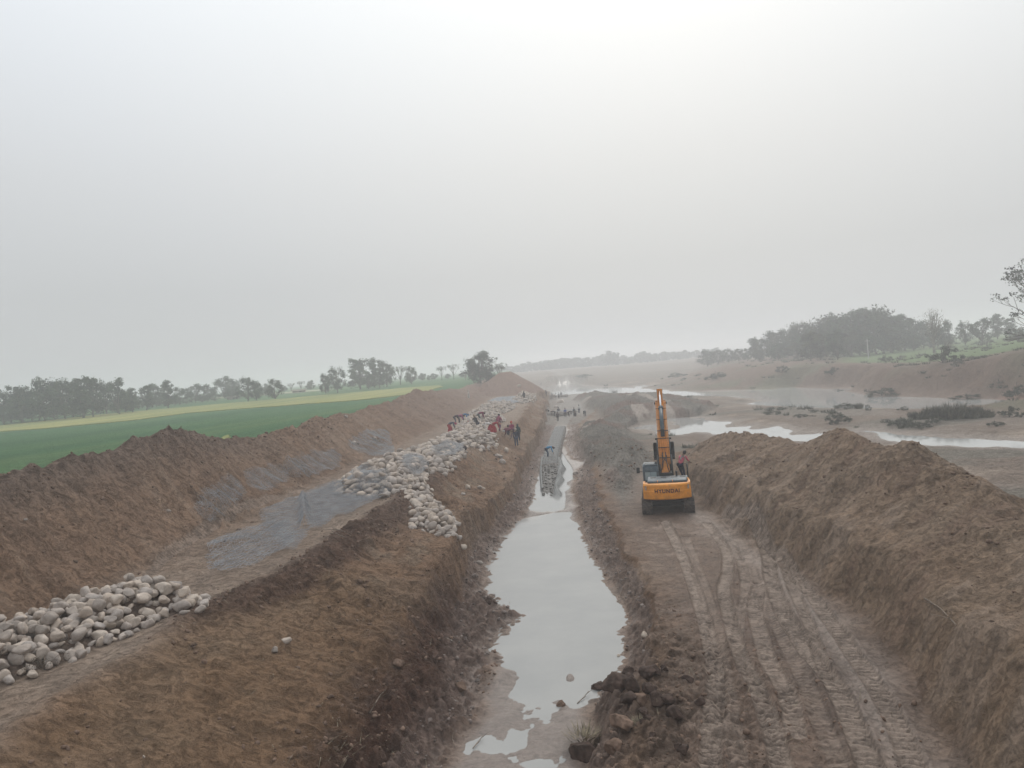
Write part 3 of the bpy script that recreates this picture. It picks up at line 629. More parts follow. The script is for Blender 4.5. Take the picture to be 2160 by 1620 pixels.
# crop strips seen on the field
M_must = crop_mat('mustard_bloom', (.12, .17, .065), (.37, .335, .11)); M_pale = crop_mat('dry_crop', (.22, .26, .17), (.38, .37, .24)); M_wheat = crop_mat('wheat', (.085, .19, .085), (.12, .24, .11))
strip('mustard_field', ([(-60,902),(0,899),(118,886),(207,875),(367,861),(500,850),(640,838),(760,828),(868,818),(930,813)], [(-60,918),(0,911),(118,903),(296,886),(370,874),(500,863),(640,853),(760,844),(850,835),(925,826)]), .15, M_must)
strip('stubble_field', ([(-60,887),(0,882),(148,865),(296,855),(504,840),(700,824)], [(-60,893),(0,887),(148,869),(296,859),(504,843),(700,827)]), .12, M_pale)
# small flowering patches right behind the crest
for pts in ([(462,930),(474,922),(486,918)], [(462,934),(474,931),(486,927)]), ([(588,915),(606,911),(626,908)], [(588,920),(606,917),(626,913)]):
    strip('mustard_field', pts, .12, M_must)

# ------------------------------------------------------------------ boulders
def stone_meshes(n, sub, seed):
    out = []; r = np.random.default_rng(seed)
    for k in range(n):
        bm = bmesh.new(); bmesh.ops.create_icosphere(bm, subdivisions=sub, radius=1.0)
        V = np.array([v.co[:] for v in bm.verts]); F = [tuple(v.index for v in f.verts) for f in bm.faces]; bm.free()
        for _ in range(r.integers(5, 11)):      # worn flat facets
            d = r.normal(size=3); d /= np.linalg.norm(d); lim = r.uniform(.5, .85); p = V @ d; ex = np.maximum(p - lim, 0); V = V - d[None] * (ex * .92)[:, None]
        nn = fbm(V[:, 0] * 1.1 + k * 7 + V[:, 2] * .7, V[:, 1] * 1.1 - V[:, 2] * .9, seed + k, 3); n2 = fbm(V[:, 0] * 3.5 + V[:, 2] * 2 + k, V[:, 1] * 3.5 + V[:, 2] * 3, seed + 50 + k, 3)
        V = V * (1 + .2 * nn + .035 * n2)[:, None]
        V = V * np.array([1.0, r.uniform(.6, .95), r.uniform(.46, .8)])
        out.append((V, F))
    return out
def stone_mat():
    m, n, b = mat_base('river_stone'); tcn = N(n, 'ShaderNodeTexCoord'); at = N(n, 'ShaderNodeAttribute', attribute_name='tint'); oi = N(n, 'ShaderNodeObjectInfo')
    g = N(n, 'ShaderNodeNewGeometry')
    n1 = noise_node(n, 3.5, 5, .65, g.outputs['Position']); n2 = noise_node(n, 26, 4, .7, g.outputs['Position'])
    mx = N(n, 'ShaderNodeMix', data_type='RGBA'); mx.inputs[6].default_value = (.31, .27, .24, 1); mx.inputs[7].default_value = (.49, .435, .39, 1)
    r = N(n, 'ShaderNodeMapRange'); r.inputs[1].default_value = .35; r.inputs[2].default_value = .65; n.links.new(n1.outputs[0], r.inputs[0]); n.links.new(r.outputs[0], mx.inputs[0])
    add = N(n, 'ShaderNodeMath', operation='ADD'); n.links.new(oi.outputs['Random'], add.inputs[0]); n.links.new(at.outputs['Fac'], add.inputs[1])
    fr = N(n, 'ShaderNodeMath', operation='FRACT'); n.links.new(add.outputs[0], fr.inputs[0])
    cr = N(n, 'ShaderNodeValToRGB'); e = cr.color_ramp.elements; e[0].color = (.66, .64, .62, 1); e[1].color = (1.18, 1.15, 1.10, 1)
    for p, c in ((.2, (.95, .92, .90, 1)), (.45, (.93, .925, .93, 1)), (.7, (1.05, .98, .90, 1))): q = e.new(p); q.color = c
    n.links.new(fr.outputs[0], cr.inputs[0])
    mu = N(n, 'ShaderNodeMix', data_type='RGBA'); mu.blend_type = 'MULTIPLY'; mu.inputs[0].default_value = 1; n.links.new(mx.outputs[2], mu.inputs[6]); n.links.new(cr.outputs[0], mu.inputs[7])
    n.links.new(mu.outputs[2], b.inputs['Base Color']); b.inputs['Roughness'].default_value = .85; b.inputs['Specular IOR Level'].default_value = .2
    bp = N(n, 'ShaderNodeBump'); bp.inputs['Distance'].default_value = .03; bp.inputs['Strength'].default_value = .7; n.links.new(n2.outputs[0], bp.inputs['Height']); n.links.new(bp.outputs[0], b.inputs['Normal'])
    return m
M_stone = stone_mat()
PROT = stone_meshes(14, 3, 31); PROT_LO = stone_meshes(8, 2, 77); PROT_XLO = stone_meshes(6, 1, 91)
STONE_ME = []
for V, F in PROT:
    me = new_mesh('stone', V, F); me.materials.append(M_stone); STONE_ME.append(me)
def stone(p, r, label=None, cat='stone', group=None, sink=.3):
    k = random.randrange(len(STONE_ME)); o = bpy.data.objects.new('boulder', STONE_ME[k]); COL.objects.link(o)
    o.scale = (r, r, r); o.rotation_euler = (random.uniform(-.5, .5), random.uniform(-.5, .5), random.uniform(0, 6.28)); o.location = (float(p[0]), float(p[1]), float(p[2]) + r * (.55 - sink))
    tag(o, label, cat, group); return o
def scatter(P, sp, rng, jit=.42):
    P = np.array(P); x0, y0 = P.min(0); x1, y1 = P.max(0); o = []; j = 0; y = y0
    while y < y1:
        x = x0 + (j % 2) * sp / 2
        while x < x1:
            o.append((x + rng.uniform(-jit, jit) * sp, y + rng.uniform(-jit, jit) * sp)); x += sp
        y += sp * .866; j += 1
    o = np.array(o); sdv = poly_sd(o[:, 0], o[:, 1], P); k = sdv > -.05; return o[k], sdv[k]
def merge_stones(name, items, protos, mat, label=None, cat=None, kind=None, squash=1.0, group=None):
    Vs, Fs, T = [], [], []; b = 0; r = np.random.default_rng(len(items))
    for (p, rad) in items:
        V, F = protos[r.integers(len(protos))]; e = Euler((r.uniform(-.6, .6), r.uniform(-.6, .6), r.uniform(0, 6.28))).to_matrix()
        Vw = (V * rad) @ np.array(e).T; Vw[:, 2] *= squash; Vw += np.array(p)
        Vs.append(Vw); Fs.append(np.array(F) + b); b += len(V); T.append(np.full(len(V), r.random()))
    me = new_mesh(name, np.concatenate(Vs), np.concatenate(Fs)); a = me.attributes.new('tint', 'FLOAT', 'POINT'); a.data.foreach_set('value', np.concatenate(T).astype(np.float32))
    o = add_obj(name, me, mat); tag(o, label, cat, group, kind); return o
r1 = np.random.default_rng(5)
HEAP_NEAR = 'rounded grey boulder in the long heap at the near left end of the earth bench'
HEAP_TONGUE = 'pale rounded boulder in the spill of stones running down the slope below the main heap'
single = []; rest = []
for k, (P_, h_, e_) in enumerate(PILES):
    sp = (.305, .43, .36, .7)[k]; pts, sdv = scatter(P_, sp, r1); zz = terrain(pts[:, 0], pts[:, 1], fine=False)
    for (x, y), z, sd_ in zip(pts, zz, sdv):
        rad = sp * (.44 + .42 * r1.random() ** 1.4) * (1.0 + (.25 if r1.random() < .12 else 0)); ppx, ppy = px_of((x, y, z))
        lift = rad * r1.uniform(.1, .5)
        if k == 0 and ppx > -60: single.append(((x, y, z + lift * .4), rad, HEAP_NEAR, 'boulders of the near heap', sd_))
        elif k == 2: single.append(((x, y, z + lift * .4), rad, HEAP_TONGUE, 'boulders of the spill below the main heap', sd_))
        else: rest.append(((x, y, z + lift), rad))
    pts, sdv = scatter(P_, sp * 1.75, r1); zz = terrain(pts[:, 0], pts[:, 1], fine=False)      # loose upper layer
    for (x, y), z, sd_ in zip(pts, zz, sdv):
        if sd_ < .5: continue
        rad = sp * (.52 + .35 * r1.random()); ppx, _ = px_of((x, y, z))
        if k == 0 and ppx > -60: single.append(((x, y, z + rad * .95), rad, HEAP_NEAR, 'boulders of the near heap', sd_))
        elif k == 2: rest.append(((x, y, z + rad * .8), rad))
        else: rest.append(((x, y, z + rad * r1.uniform(.6, 1.3)), rad))
single.sort(key=lambda t: -t[1] / t[0][1])
for i, (p, rad, lab, grp, sd_) in enumerate(single):
    if i < 285: stone(p, rad, lab, 'boulder', grp, sink=.25)
    else: rest.append((p, rad))
print('stones', len(single), len(rest))
near_r = [t for t in rest if t[0][1] < 75]; far_r = [t for t in rest if t[0][1] >= 75]
Vall = near_r + far_r
def merge_two():
    Vs, Fs, T = [], [], []; b = 0; r = np.random.default_rng(3)
    for (p, rad) in Vall:
        pr = PROT_LO if p[1] < 75 else PROT_XLO; V, F = pr[r.integers(len(pr))]
        e = np.array(Euler((r.uniform(-.6, .6), r.uniform(-.6, .6), r.uniform(0, 6.28))).to_matrix()); Vs.append((V * rad) @ e.T + np.array(p)); Fs.append(np.array(F) + b); b += len(V); T.append(np.full(len(V), r.random()))
    me = new_mesh('boulder_heap', np.concatenate(Vs), np.concatenate(Fs)); a = me.attributes.new('tint', 'FLOAT', 'POINT'); a.data.foreach_set('value', np.concatenate(T).astype(np.float32))
    tag(add_obj('boulder_heap', me, M_stone), 'long heap of pale river boulders running along the earth bench into the distance', 'boulder heap', kind='stuff')
merge_two()
for (a, b, rpx, lab) in ((605,1355,11,'larger of the two lone pale stones on the bare slope below the near boulder heap'), (581,1374,9,'smaller of the two lone pale stones on the bare slope below the near boulder heap'),
        (303,1597,4,'tiny white stone on the bare soil at the bottom left'), (987,1031,9,'slanting pale stone left of the little row of stones on the slope beside the trench'), (1012,1030,7,'leftmost round stone of the little row on the slope beside the trench'),
        (1004,1012,0,''), (1020,1032,7,'pale stone leaning on the pair of stones on the slope beside the trench'), (977,1044,6,'small round stone just below the little row on the slope'), (1053,965,10,'big pale stone on the slope under the group of workers'),
        (1060,977,9,'flat pale stone just below the big one on the slope under the workers'), (1068,952,8,'flat sandy stone on the slope right under the workers feet'), (1013,1189,9,'grey muddy stone at the left water edge of the trench'),
        (1360,1342,10,'round muddy stone on the right bank of the milky pool'), (1306,1385,6,'dark clod of mud standing in the milky pool near its right bank'), (1215,1000,8,'dark mud lump on the wet flat right of the stone wall'), (1130,1055,5,'dark lump on the mud bar across the trench'),
        (356,1079,5,'small pale stone on the left spoil slope'), (53,1097,4,'small white stone on the left spoil slope near the picture edge'), (790,928,8,'pale flat stone lying on the wire netting high on the left slope'), (745,936,7,'pale stone left of the netting high on the left slope'),
        (730,880,6,'pale clod on the left ridge below its crest'), (1095,815,5,'small white stone on the side of the far tall earth mound'), (1180,850,8,'white stone of the pair on the floor of the far trench'), (1187,849,8,'white stone right of its twin on the floor of the far trench'), (1173,860,6,'white stone below the pair on the floor of the far trench')):
    if not lab: continue
    p = hit(a, b); d = np.linalg.norm(p - CAM); o = stone(p, rpx * d / FPX, lab, 'stone')
    if 'dark' in lab:
        pass
M_clod = simple('clod_soil', (.20, .135, .10), .95, var=.25, vscale=3, bump=.8, bscale=22, spec=.15)
M_mudclod = simple('wet_clod', (.21, .165, .142), .6, var=.3, vscale=2, bump=.8, bscale=18, spec=.35)

M_dark = simple('dark_soil', (.085, .058, .047), .95, var=.3, vscale=3, bump=.8, bscale=22, spec=.15)
# clods: uncountable crumbs of soil on the slopes' feet and the banks
def clods():
    r = np.random.default_rng(9); items = [], []
    n = 90000; y = 12 * np.exp(r.random(n) * math.log(75 / 12.)); x = r.uniform(-22, 20, n)
    z, g = terrain(x, y, True)
    pr = np.clip(.9 * g['cw'] + .9 * np.clip(g['clodL'] + g['clodR'] + g['footL'] + g['bankR'] + g['berm'], 0, 1) + .09 * (g['ridgeL'] + g['ridgeR'] + g['slopeL']) + .02 * g['plain'], 0, 1) * (1 - g['pile']) * (1 - g['pad']) * (z > .02)
    clump = ss(-.35, .35, fbm(x * .8, y * .8, 400, 3)); pr = pr * (.25 + .9 * clump)
    pr *= np.where(g['trk'] > .2, .05, 1)
    k = r.random(n) < pr * .42; x, y, z = x[k], y[k], z[k]; wl = (np.clip(g['clodL'] + g['clodR'], 0, 1)[k] > .5) & (z < .75)
    for i in range(len(x)):
        rad = (.018 + .075 * r.random() ** 3.6) * (1 + y[i] / 60)
        items[int(wl[i])].append(((x[i], y[i], z[i] + rad * .12), rad))
    print('clods', len(items[0]), len(items[1]))
    merge_stones('soil_clods', items[0], PROT_XLO, M_clod, 'crumbs and clods of brown soil strewn over the slopes and banks', 'soil clods', 'stuff')
    merge_stones('mud_clods', items[1], PROT_XLO, M_mudclod, 'lumps of wet grey mud along both edges of the pool', 'mud clods', 'stuff')
clods()
# large single clods at the bottom edge
def big_clod(px_, py_, rpx, label, squash=.8):
    p = hit(px_, py_); r = rpx * np.linalg.norm(p - CAM) / FPX
    bm = bmesh.new(); bmesh.ops.create_icosphere(bm, subdivisions=4, radius=1.0); V = np.array([v.co[:] for v in bm.verts]); F = [tuple(v.index for v in f.verts) for f in bm.faces]; bm.free()
    s = int(px_); rr = np.random.default_rng(s)
    for _ in range(9):
        d = rr.normal(size=3); d /= np.linalg.norm(d); q = V @ d; V = V - d[None] * (np.maximum(q - rr.uniform(.45, .8), 0) * .9)[:, None]
    V = V * (1 + .22 * fbm(V[:, 0] * 1.5 + V[:, 2], V[:, 1] * 1.5 - V[:, 2], s, 3) + .14 * fbm(V[:, 0] * 5 + V[:, 2] * 3, V[:, 1] * 5 + V[:, 2] * 4, s + 3, 4))[:, None]
    V[:, 2] *= squash; V *= r; o = add_obj('earth_clod', new_mesh('earth_clod', V, F), M_dark if 'dark' in label else M_clod); o.location = (p[0], p[1], p[2] + r * .25); tag(o, label, 'earth clod', 'clods tumbled on the near right bank' if 'tumbled' in label else None)
for a in ((1236,1594,30,'big dark clod of earth topped with dry grass at the bottom edge'), (1298,1584,22,'reddish clod of earth right of the grass topped one'), (1300,1450,28,'dark block of mud at the near right corner of the milky pool'), (1262,1453,14,'small reddish mud lump left of the dark block at the pool corner'), (1185,1488,10,'small red lump on the mud flat below the milky pool'),
          (970,1452,14,'grey mud lump on the left shore of the pool'), (1035,1272,14,'dark lump of mud jutting into the pool from the left bank'), (840,1405,14,'earth lump half way up the brown slope left of the pool'), (1350,1488,22,'cracked brown clod on the near right bank'), (1310,1530,24,'brown clod on the near right bank below the cracked one')):
    big_clod(*a)

r_ = np.random.default_rng(33)
for i in range(26):
    x_, y_ = r_.uniform(.9, 4.2), r_.uniform(15.8, 22.5)
    if x_ < 1.0 + (y_ - 16) * .33: x_ += 1.2
    a_, b_ = px_of((x_, y_, Hz(x_, y_))); rr_ = r_.uniform(7, 22); big_clod(a_, b_, rr_, 'dark lump of earth among the clods tumbled on the near right bank of the channel')
# ------------------------------------------------------------------ dry grass, straw, twigs
M_straw = simple('straw', (.30, .25, .17), .9, var=.4, vscale=5); M_twig = simple('twig', (.22, .17, .13), .9, var=.3, vscale=5)
M_bush = simple('scrub_leaf', (.075, .085, .055), .9, var=.4, vscale=1.2, spec=.1); M_drygrass = simple('reed_grass', (.13, .13, .09), .9, var=.45, vscale=.8, spec=.1)
def blade_mesh(name, roots, dirs, lens, w, mat, bend=.3):
    V, F = [], []; b = 0
    for p, d, l in zip(roots, dirs, lens):
        d = d / np.linalg.norm(d); a = np.cross(d, (0.1, .2, 1.0)); a /= np.linalg.norm(a) + 1e-9; g = np.array((0, 0, -1.0)) * bend * l
        q = [p, p + d * l * .5 + g * .15, p + d * l + g * .6]
        c = np.cross(d, a) * w * .5
        V += [q[0] - a * w, q[0] + a * w, q[1] + a * w * .8 + c, q[1] - a * w * .8 + c, q[2]]
        F += [(b, b + 1, b + 2, b + 3), (b + 3, b + 2, b + 4)]; b += 5
    return add_obj(name, new_mesh(name, V, F, False), mat)
def straw():
    r = np.random.default_rng(21); n = 30000; y = 13 * np.exp(r.random(n) * math.log(50 / 13.)); x = r.uniform(-14, 12, n); z, g = terrain(x, y, True)
    pr = np.clip(1.0 * g['berm'] + .5 * g['footL'] + .6 * g['bankR'] + .05 * g['slopeL'] + .12 * g['clodL'] + .03 * g['ridgeR'], 0, 1) * ss(0, .5, fbm(x * .7, y * .7, 450, 2) + .15) * (1 - g['pile'])
    k = r.random(n) < pr * .5; P = np.stack([x[k], y[k], z[k] + .02], 1); m = len(P)
    D = r.normal(size=(m, 3)); D[:, 2] = np.abs(D[:, 2]) * .5
    tag(blade_mesh('dry_straw', P, D, r.uniform(.12, .5, m) * (1 + P[:, 1] / 80), .006, M_straw), 'bits of straw and dry roots sticking out of the dug soil', 'straw', kind='stuff')
straw()
def tuft(px_, py_, hpx, wpx, label, n=220, mat=None, upright=.75, name='grass_tuft', cat='grass tuft', seed=0, group=None, dz=0):
    p = hit(px_, py_); s = np.linalg.norm(p - CAM) / FPX; h = hpx * s; w = wpx * s; r = np.random.default_rng(seed + int(px_))
    a = r.random(n) * 6.28; q = np.sqrt(r.random(n)) * w * .35
    P = np.stack([q * np.cos(a), q * np.sin(a) * .8, np.full(n, -.05)], 1)
    D = np.stack([np.cos(a) * (1 - upright) * 1.6 + r.normal(size=n) * .25, np.sin(a) * (1 - upright) * 1.6 + r.normal(size=n) * .25, np.full(n, 1.0)], 1)
    o = blade_mesh(name, P, D, h * r.uniform(.5, 1.1, n), max(.006, w * .012), mat or M_straw); o.location = (p[0], p[1], p[2] + dz); tag(o, label, cat, group); return o
tuft(1232, 1570, 40, 80, 'tuft of dry grass growing on the big dark clod at the bottom edge', dz=.18, n=150, upright=.35)
tuft(1350, 1525, 26, 46, 'flattened dry tuft on the near right bank', n=120, upright=.3)
def twig(pts, r0, label):
    mb = MB(); P = [hit(*p) for p in pts]; c = P[0]
    Q_ = [Vector((q[0] - c[0], q[1] - c[1], q[2] - c[2] + .05 + .03 * i)) for i, q in enumerate(P)]
    mb.tube(Q_, [r0 * (1 - .5 * i / len(Q_)) for i in range(len(Q_))], 6)
    for i in range(1, len(Q_)):
        d = (Q_[i] - Q_[i - 1]); mb.tube([Q_[i - 1].lerp(Q_[i], .6), Q_[i - 1].lerp(Q_[i], .6) + Vector((d.y * .35 + .05, -d.x * .3, .12))], [r0 * .6, r0 * .3], 5)
    o = mb.build('twig', M_twig); o.location = tuple(map(float, c)); tag(o, label, 'twig')
twig([(700,1122),(716,1133),(732,1141)], .022, 'forked dry twig lying on the dark berm under the wire netting')
twig([(702,1116),(722,1124),(740,1131)], .018, 'thin straight twig crossing the forked one on the dark berm')
twig([(780,1508),(792,1490),(803,1474),(815,1466)], .015, 'long curved straw coloured twig on the brown slope at the bottom')
twig([(998,1582),(1008,1572),(1020,1560)], .015, 'dark forked twig on the mud flat at the bottom edge')
twig([(1218,1487),(1232,1476),(1243,1465)], .014, 'little black branch standing at the near shore of the milky pool')
twig([(1950,1265),(1985,1290),(2018,1328)], .02, 'long straight stick lying on the right spoil slope')
twig([(960,1580),(955,1565),(957,1552)], .012, 'pale thin twig upright on the mud flat')
def shrub(px_, py_, wpx, hpx, label, mat=M_bush, n=900, cat='bush', name='bush', seed=0, group=None, lean=0, leaf=1.0):
    """twiggy bush: stems and a crown of small leaf faces with gaps"""
    p = hit(px_, py_); s = np.linalg.norm(p - CAM) / FPX; w = wpx * s * .5; h = hpx * s; r = np.random.default_rng(seed + int(px_ * 3 + py_))
    root = empty(name, (p[0], p[1], p[2] - .05)); tag(root, label, cat, group); st = MB(); V, F = [], []; b = 0
    for k in range(9):
        a = r.random() * 6.28; st.tube([(0, 0, 0), (math.cos(a) * w * .3, math.sin(a) * w * .3, h * .45), (math.cos(a) * w * .7, math.sin(a) * w * .7, h * r.uniform(.55, .9))], [h * .02, h * .014, h * .006], 4, False)
    st.build('stem', M_twig, root)
    cc = [(r.normal() * w * .42 + lean * w, r.normal() * w * .42, h * r.uniform(.25, .8), r.uniform(.25, .45)) for _ in range(12)]
    sz = max(.035, .055 * h) * leaf
    for i in range(n):
        c = cc[r.integers(12)]; q = r.normal(size=3); q /= np.linalg.norm(q); q *= r.random() ** .5 * c[3] * w
        o = np.array(c[:3]) + q * np.array((1, 1, .8 * h / w if w else 1)); o[2] = max(o[2], .02)
        u = r.normal(size=3); u /= np.linalg.norm(u); v = np.cross(u, r.normal(size=3)); v /= np.linalg.norm(v) + 1e-9; t = sz * r.uniform(.6, 1.4)
        V += [o, o + u * t, o + u * t + v * t * .7, o + v * t * .7]; F.append((b, b + 1, b + 2, b + 3)); b += 4
    add_obj('foliage', new_mesh('foliage', V, F, False), mat, root); return root
shrub(92, 1412, 75, 30, 'dead grey shrub lying under the two lowest boulders at the left edge', mat=simple('dead_leaf', (.11, .095, .075), .95), n=500, name='dead_shrub', leaf=.6)
# ------------------------------------------------------------------ wire netting
M_wire = simple('galvanised_wire', (.37, .385, .41), .55, metal=.35, var=.2, vscale=2)
def edges_to_wire(P, E, r):
    """thin three sided prisms along every edge"""
    a = P[E[:, 0]]; b = P[E[:, 1]]; d = b - a; d /= np.linalg.norm(d, axis=1)[:, None] + 1e-9
    u = np.cross(d, np.array([[.13, .21, .97]])); u /= np.linalg.norm(u, axis=1)[:, None] + 1e-9; w = np.cross(d, u)
    V = []; 
    for k in range(3):
        t = 2.094 * k; o = (u * math.cos(t) + w * math.sin(t)) * r; V += [a + o, b + o]
    V = np.stack(V, 1).reshape(-1, 3); m = len(E); base = (np.arange(m) * 6)[:, None]
    F = np.concatenate([base + np.array([[0, 2, 3, 1]]), base + np.array([[2, 4, 5, 3]]), base + np.array([[4, 0, 1, 5]])]); return V, F
def net(pts, label, ang=0, cell=.13, lift=.08, layers=2, folds=(), wr=.05, wrad=.0040, group=None, parent=None, name='wire_netting', onz=None):
    PW = np.array([hit(*p) for p in pts])[:, :2] if pts is not None else onz[0]
    c = PW.mean(0); ca, sa = math.cos(ang), math.sin(ang); Vs, Fs = [], []; b = 0
    for ly in range(layers):
        sd_ = 500 + ly * 7 + int(abs(c[0] * 10)); an = ang + ly * .35; ca, sa = math.cos(an), math.sin(an)
        q = (PW - c) @ np.array([[ca, -sa], [sa, ca]]); lo = q.min(0) - cell; hi = q.max(0) + cell
        dx = cell * .55; dy = cell * .8; ni = int((hi[0] - lo[0]) / dx); nj = int((hi[1] - lo[1]) / dy); I, J = np.meshgrid(np.arange(ni), np.arange(nj), indexing='ij')
        lx = lo[0] + I * dx + .01 * vnoise(I * .7, J * .7, sd_); lyy = lo[1] + J * dy + ((I + J) % 2) * dy * .32
        X = c[0] + lx * ca - lyy * sa; Y = c[1] + lx * sa + lyy * ca
        X = X.ravel(); Y = Y.ravel(); ins = poly_sd(X + .12 * fbm(X * 1.5, Y * 1.5, sd_ + 1, 2), Y, PW + (0 if ly == 0 else .25 * np.array([math.cos(ly), math.sin(ly)]))) > 0
        Z = terrain(X, Y, fine=(lift < .15)) if onz is None or onz[1] is None else np.full(X.shape, float(onz[1]))
        Z = Z + lift + ly * .05 + wr * (1 + fbm(X * 1.6, Y * .9, sd_ + 2, 3)) + wr * .6 * fbm(X * 5, Y * 5, sd_ + 3, 2)
        for (f0, f1, hh, ww) in folds:
            f0 = np.array(f0); f1 = np.array(f1); e = f1 - f0; t = np.clip(((X - f0[0]) * e[0] + (Y - f0[1]) * e[1]) / (e @ e), 0, 1)
            dd = np.hypot(X - f0[0] - e[0] * t, Y - f0[1] - e[1] * t); Z = Z + hh * np.exp(-(dd / ww) ** 2)
        idx = np.arange(ni * nj).reshape(ni, nj); E1 = np.stack([idx[:-1].ravel(), idx[1:].ravel()], 1)
        m = ((I + J) % 2 == 1)[:, :-1]; E2 = np.stack([idx[:, :-1][m], idx[:, 1:][m]], 1); E_ = np.concatenate([E1, E2]); E_ = E_[ins[E_[:, 0]] & ins[E_[:, 1]]]
        if len(E_) == 0: continue
        V, F = edges_to_wire(np.stack([X, Y, Z], 1), E_, wrad); Vs.append(V); Fs.append(F + b); b += len(V)
    me = new_mesh(name, np.concatenate(Vs), np.concatenate(Fs), False); o = add_obj(name, me, M_wire, parent)
    if label: tag(o, label, 'wire netting', group)
    return o
def W2(a, b): p = hit(a, b); return (p[0], p[1])
G_ = 'sheets of gabion netting laid out on the site'
net([(437,1154),(500,1128),(551,1111),(600,1108),(622,1140),(600,1168),(560,1190),(521,1206),(465,1218),(439,1211),(432,1182)], 'crumpled grey wire netting on the bench road, the sheet nearest the near boulder heap', 1.2, folds=[(W2(455,1165), W2(520,1150), .28, .35)], wr=.10, cell=.2, wrad=.0058, group=G_)
net([(548,1082),(590,1062),(638,1048),(650,1090),(648,1122),(644,1136),(620,1166),(592,1166),(575,1140),(552,1110)], 'wire netting sheet in the middle of the road with one edge standing up', 1.2, folds=[(W2(640,1062), W2(646,1120), .55, .22)], wr=.07, layers=2, group=G_)
net([(636,1050),(709,1018),(760,1030),(828,1040),(767,1071),(733,1092),(711,1091),(679,1117),(650,1121)], 'wire netting sheet lying across the road in front of the long boulder heap', 1.2, wr=.05, layers=3, group=G_)
net([(404,1072),(422,1040),(471,1008),(504,1016),(516,1044),(499,1066),(456,1101),(428,1100)], 'oval wire netting sheet on the left slope, the one nearest the camera', .4, wr=.06, group=G_)
net([(510,998),(564,980),(607,984),(606,1018),(549,1041),(525,1032)], 'wire netting sheet on the left slope, second from the camera', .5, wr=.06, group=G_)
net([(600,970),(659,952),(702,950),(720,962),(711,989),(659,1004),(629,1013),(597,1000)], 'wide wire netting sheet on the left slope, third from the camera', .5, wr=.07, group=G_)
net([(733,932),(780,907),(819,912),(832,958),(800,965),(771,960),(738,948)], 'highest wire netting sheet on the left slope, just above the long boulder heap', .3, wr=.08, group=G_)
net([(712,1034),(742,1004),(790,1006),(822,1018),(820,1040),(771,1048)], 'wire netting stretched over the near end of the long boulder heap', .9, lift=.36, wr=.04, layers=2, group=G_)
net([(845,985),(858,968),(890,975),(902,1000),(876,1014),(856,1004)], 'strip of wire netting over the boulders above the spill', .9, lift=.4, wr=.05, layers=2, group=G_)
net([(905,958),(940,940),(975,946),(978,962),(955,974),(925,976)], 'grey wire netting draped over the right edge of the boulder heap', .9, lift=.42, wr=.05, layers=2, group=G_)
net([(1028,848),(1050,840),(1088,838),(1098,847),(1064,850)], 'wire netting sheet on the road before the far boulder heap', .9, cell=.25, lift=.14, wrad=.014, wr=.06, group=G_)

